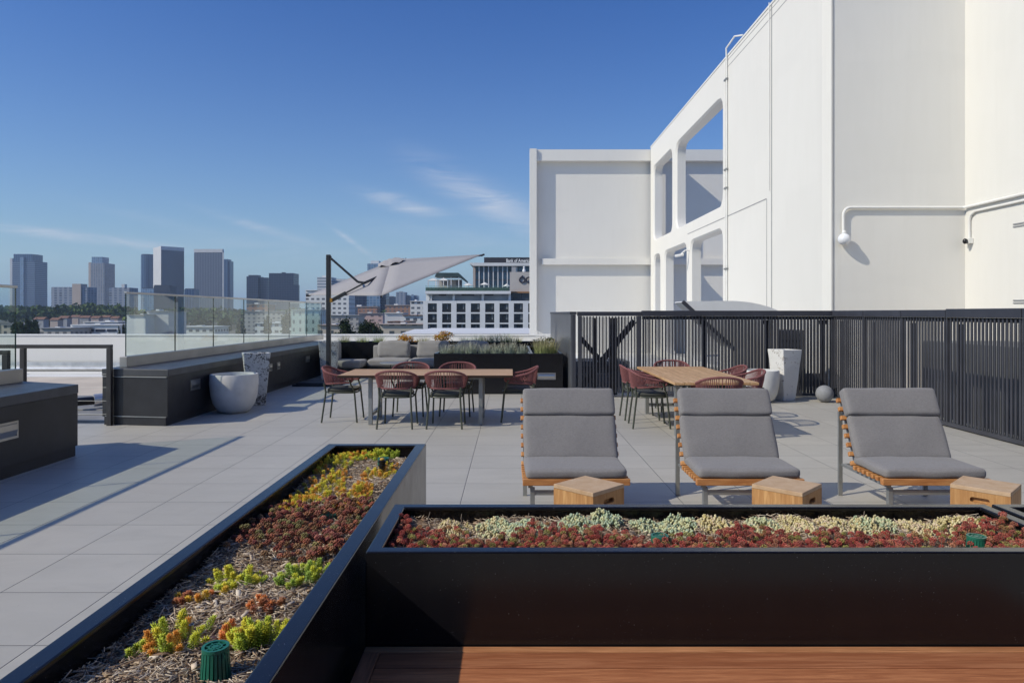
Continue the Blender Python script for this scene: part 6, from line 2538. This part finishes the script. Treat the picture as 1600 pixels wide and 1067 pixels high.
# sign block on the hotel
T2 = tower('sign_block', 'beige roof block with a dark looped emblem, above the right of the hotel', 'building', 815, HY + 5)
yq = HY + 5
mb = bl(796.5, 842, 425.0, yq, 10, ybot=455.5)
part('walls', mb, plain('beige_block', (0.52, 0.48, 0.45), 0.8, 0, 0.05, 0.3), T2)
part('timber_edge', bl(798, 842, 455.6, yq - 1, 10, ybot=457.8), plain('timber_edge', (0.32, 0.17, 0.08), 0.7, 0, 0.2, 0.4), T2)
part('dark_glazing', bl(798.5, 842, 457.9, yq - 0.2, 8, ybot=470.1), facade('dark_glazing', (0.05, 0.06, 0.07), (0.025, 0.035, 0.05), 3.0, 4.0, 0.8, 0.8, 0.4, 0.1, var=0.4), T2)
mb = MB()


def ring2(cx_, cz_, ro, ri, yy, n=28, tail=False):
    vs = []
    for k in range(n):
        a = 2 * math.pi * k / n
        vs.append((cx_ + ro * math.cos(a), yy, cz_ + ro * 0.95 * math.sin(a)))
    for k in range(n):
        a = 2 * math.pi * k / n
        vs.append((cx_ + ri * math.cos(a), yy, cz_ + ri * 0.95 * math.sin(a)))
    vs += [(x, yy + 0.25, z) for x, _, z in vs]
    fs = []
    for k in range(n):
        j = (k + 1) % n
        fs += [(k, j, n + j, n + k), (2 * n + j, 2 * n + k, 3 * n + k, 3 * n + j), (j, k, 2 * n + k, 2 * n + j), (n + k, n + j, 3 * n + j, 3 * n + k)]
    mb.add(vs, fs)


yy = yq - 0.3
ro, ri = 5.3 / F_ * yq, 3.0 / F_ * yq
ring2(gx(816, yq), gz(437.5, yq), ro, ri, yy)
ring2(gx(826.3, yq), gz(437.5, yq), ro, ri, yy - 0.28)
cx0, cz0 = gx(816, yq), gz(437.5, yq)
mb.extrude_y([(cx0 - ro * 0.95, cz0 + ro * 0.05), (cx0 - ro * 0.55, cz0 + ro * 0.55), (cx0 + ro * 0.25, cz0 + ro * 0.85), (cx0 + ro * 0.05, cz0 + ro * 1.45), (cx0 - ro * 0.3, cz0 + ro * 1.05), (cx0 - ro * 0.75, cz0 + ro * 0.7)], yy - 0.02, yy + 0.24)
part('emblem', mb, plain('emblem_dark', (0.035, 0.032, 0.05), 0.5, 0, 0.1, 1), T2)
mb = bl(799.5, 806, 417, yq + 3, 3, ybot=425)
mb.add(*[bl(809, 813, 418.5, yq + 4, 3, ybot=425).v, []]) if False else None
part('roof_gear', mb, GREYF, T2)
mb = MB()
x = gx(819, yq)
mb.lathe([(0.4, 0), (0.55, 0.4), (0.45, 0.9), (0.2, 1.2), (0.35, 1.45), (0.3, 1.75), (0.05, 1.95)], 12, (x, yq + 2, gz(425, yq)))
part('finial', mb, HW_, T2)

# ---- bank building behind
BY = 330.0
T3 = tower('office_building', 'office building with white fins, blue glass and a dark lettered top band', 'office building', 790, BY)
part('glass_body', bl(739.5, 846, 413.5, BY + 1.5, 30), facade('fin_glass', (0.09, 0.12, 0.15), (0.05, 0.11, 0.17), 2.6, 4.0, 0.85, 0.8, 0.3, 0.12, var=0.5), T3)
mb = MB()
x0, x1 = gx(734, BY), gx(846, BY)
mb.extrude_y([(x0, gz(412.6, BY)), (gx(739.5, BY), gz(415.8, BY)), (x1, gz(415.8, BY)), (x1, gz(411.0, BY)), (x0, gz(411.0, BY))], BY - 1.5, BY + 26)
part('cornice', mb, WHITEF, T3)
for a in [747.8 + 7.35 * k for k in range(9)]:
    part('fin', bl(a, a + 1.5, 416, BY, 1.4), WHITEF, T3)
part('corner_pier', bl(739, 742.6, 416, BY, 1.4), TANC, T3)
sg = part('sign_band', bl(756.3, 846, 402.2, BY + 2, 20, ybot=410.9), plain('sign_charcoal', (0.030, 0.028, 0.034), 0.5, 0, 0.1, 0.2), T3)
cu = bpy.data.curves.new('lettering', 'FONT')
cu.body = 'Bank of America'
cu.extrude = 0.02
cu.offset = 0.012
tmp = bpy.data.objects.new('lettering_tmp', cu)
COL.objects.link(tmp)
bpy.context.view_layer.update()
me = bpy.data.meshes.new_from_object(tmp.evaluated_get(bpy.context.evaluated_depsgraph_get()))
bpy.data.objects.remove(tmp)
co = np.zeros(len(me.vertices) * 3)
me.vertices.foreach_get('co', co)
co = co.reshape(-1, 3)
w0, w1 = co[:, 0].min(), co[:, 0].max()
W_ = gx(829.3, BY) - gx(791.0, BY)
s = W_ / (w1 - w0)
h0 = co[:, 1].min()
hcap = 5.4 / F_ * BY
sz = hcap / (co[:, 1].max() - h0)
ob = bpy.data.objects.new('lettering', me)
me.materials.clear()
me.materials.append(plain('sign_white', (0.82, 0.82, 0.82), 0.6, 0, 0.02, 1))
COL.objects.link(ob)
new = np.stack([gx(791.0, BY) + (co[:, 0] - w0) * s - T3.location.x, np.full(len(co), 1.9) - co[:, 2] * 2 , gz(409.4, BY) + (co[:, 1] - h0) * sz - T3.location.z], 1)
me.vertices.foreach_set('co', new.ravel())
me.update()
ob.parent = sg

# ------------------------------------------------------------------ haze in the air, even and thin
hz = bpy.data.materials.new('haze_air')
hz.use_nodes = True
nt_ = hz.node_tree
for n in list(nt_.nodes):
    nt_.nodes.remove(n)
ho = nt_.nodes.new('ShaderNodeOutputMaterial')
pv = nt_.nodes.new('ShaderNodeVolumePrincipled')
pv.inputs['Color'].default_value = (0.62, 0.78, 1.0, 1)
pv.inputs['Density'].default_value = 0.00011
pv.inputs['Anisotropy'].default_value = 0.1
nt_.links.new(pv.outputs[0], ho.inputs['Volume'])
mb = MB()
mb.box(-9500, 9500, -3500, 12500, GZ - 1.0, 230)
hob = mb.build('haze', hz)
tag(hob, 'thin pale haze in the air over the city', 'haze', None, 'stuff')
SC.cycles.volume_bounces = 0
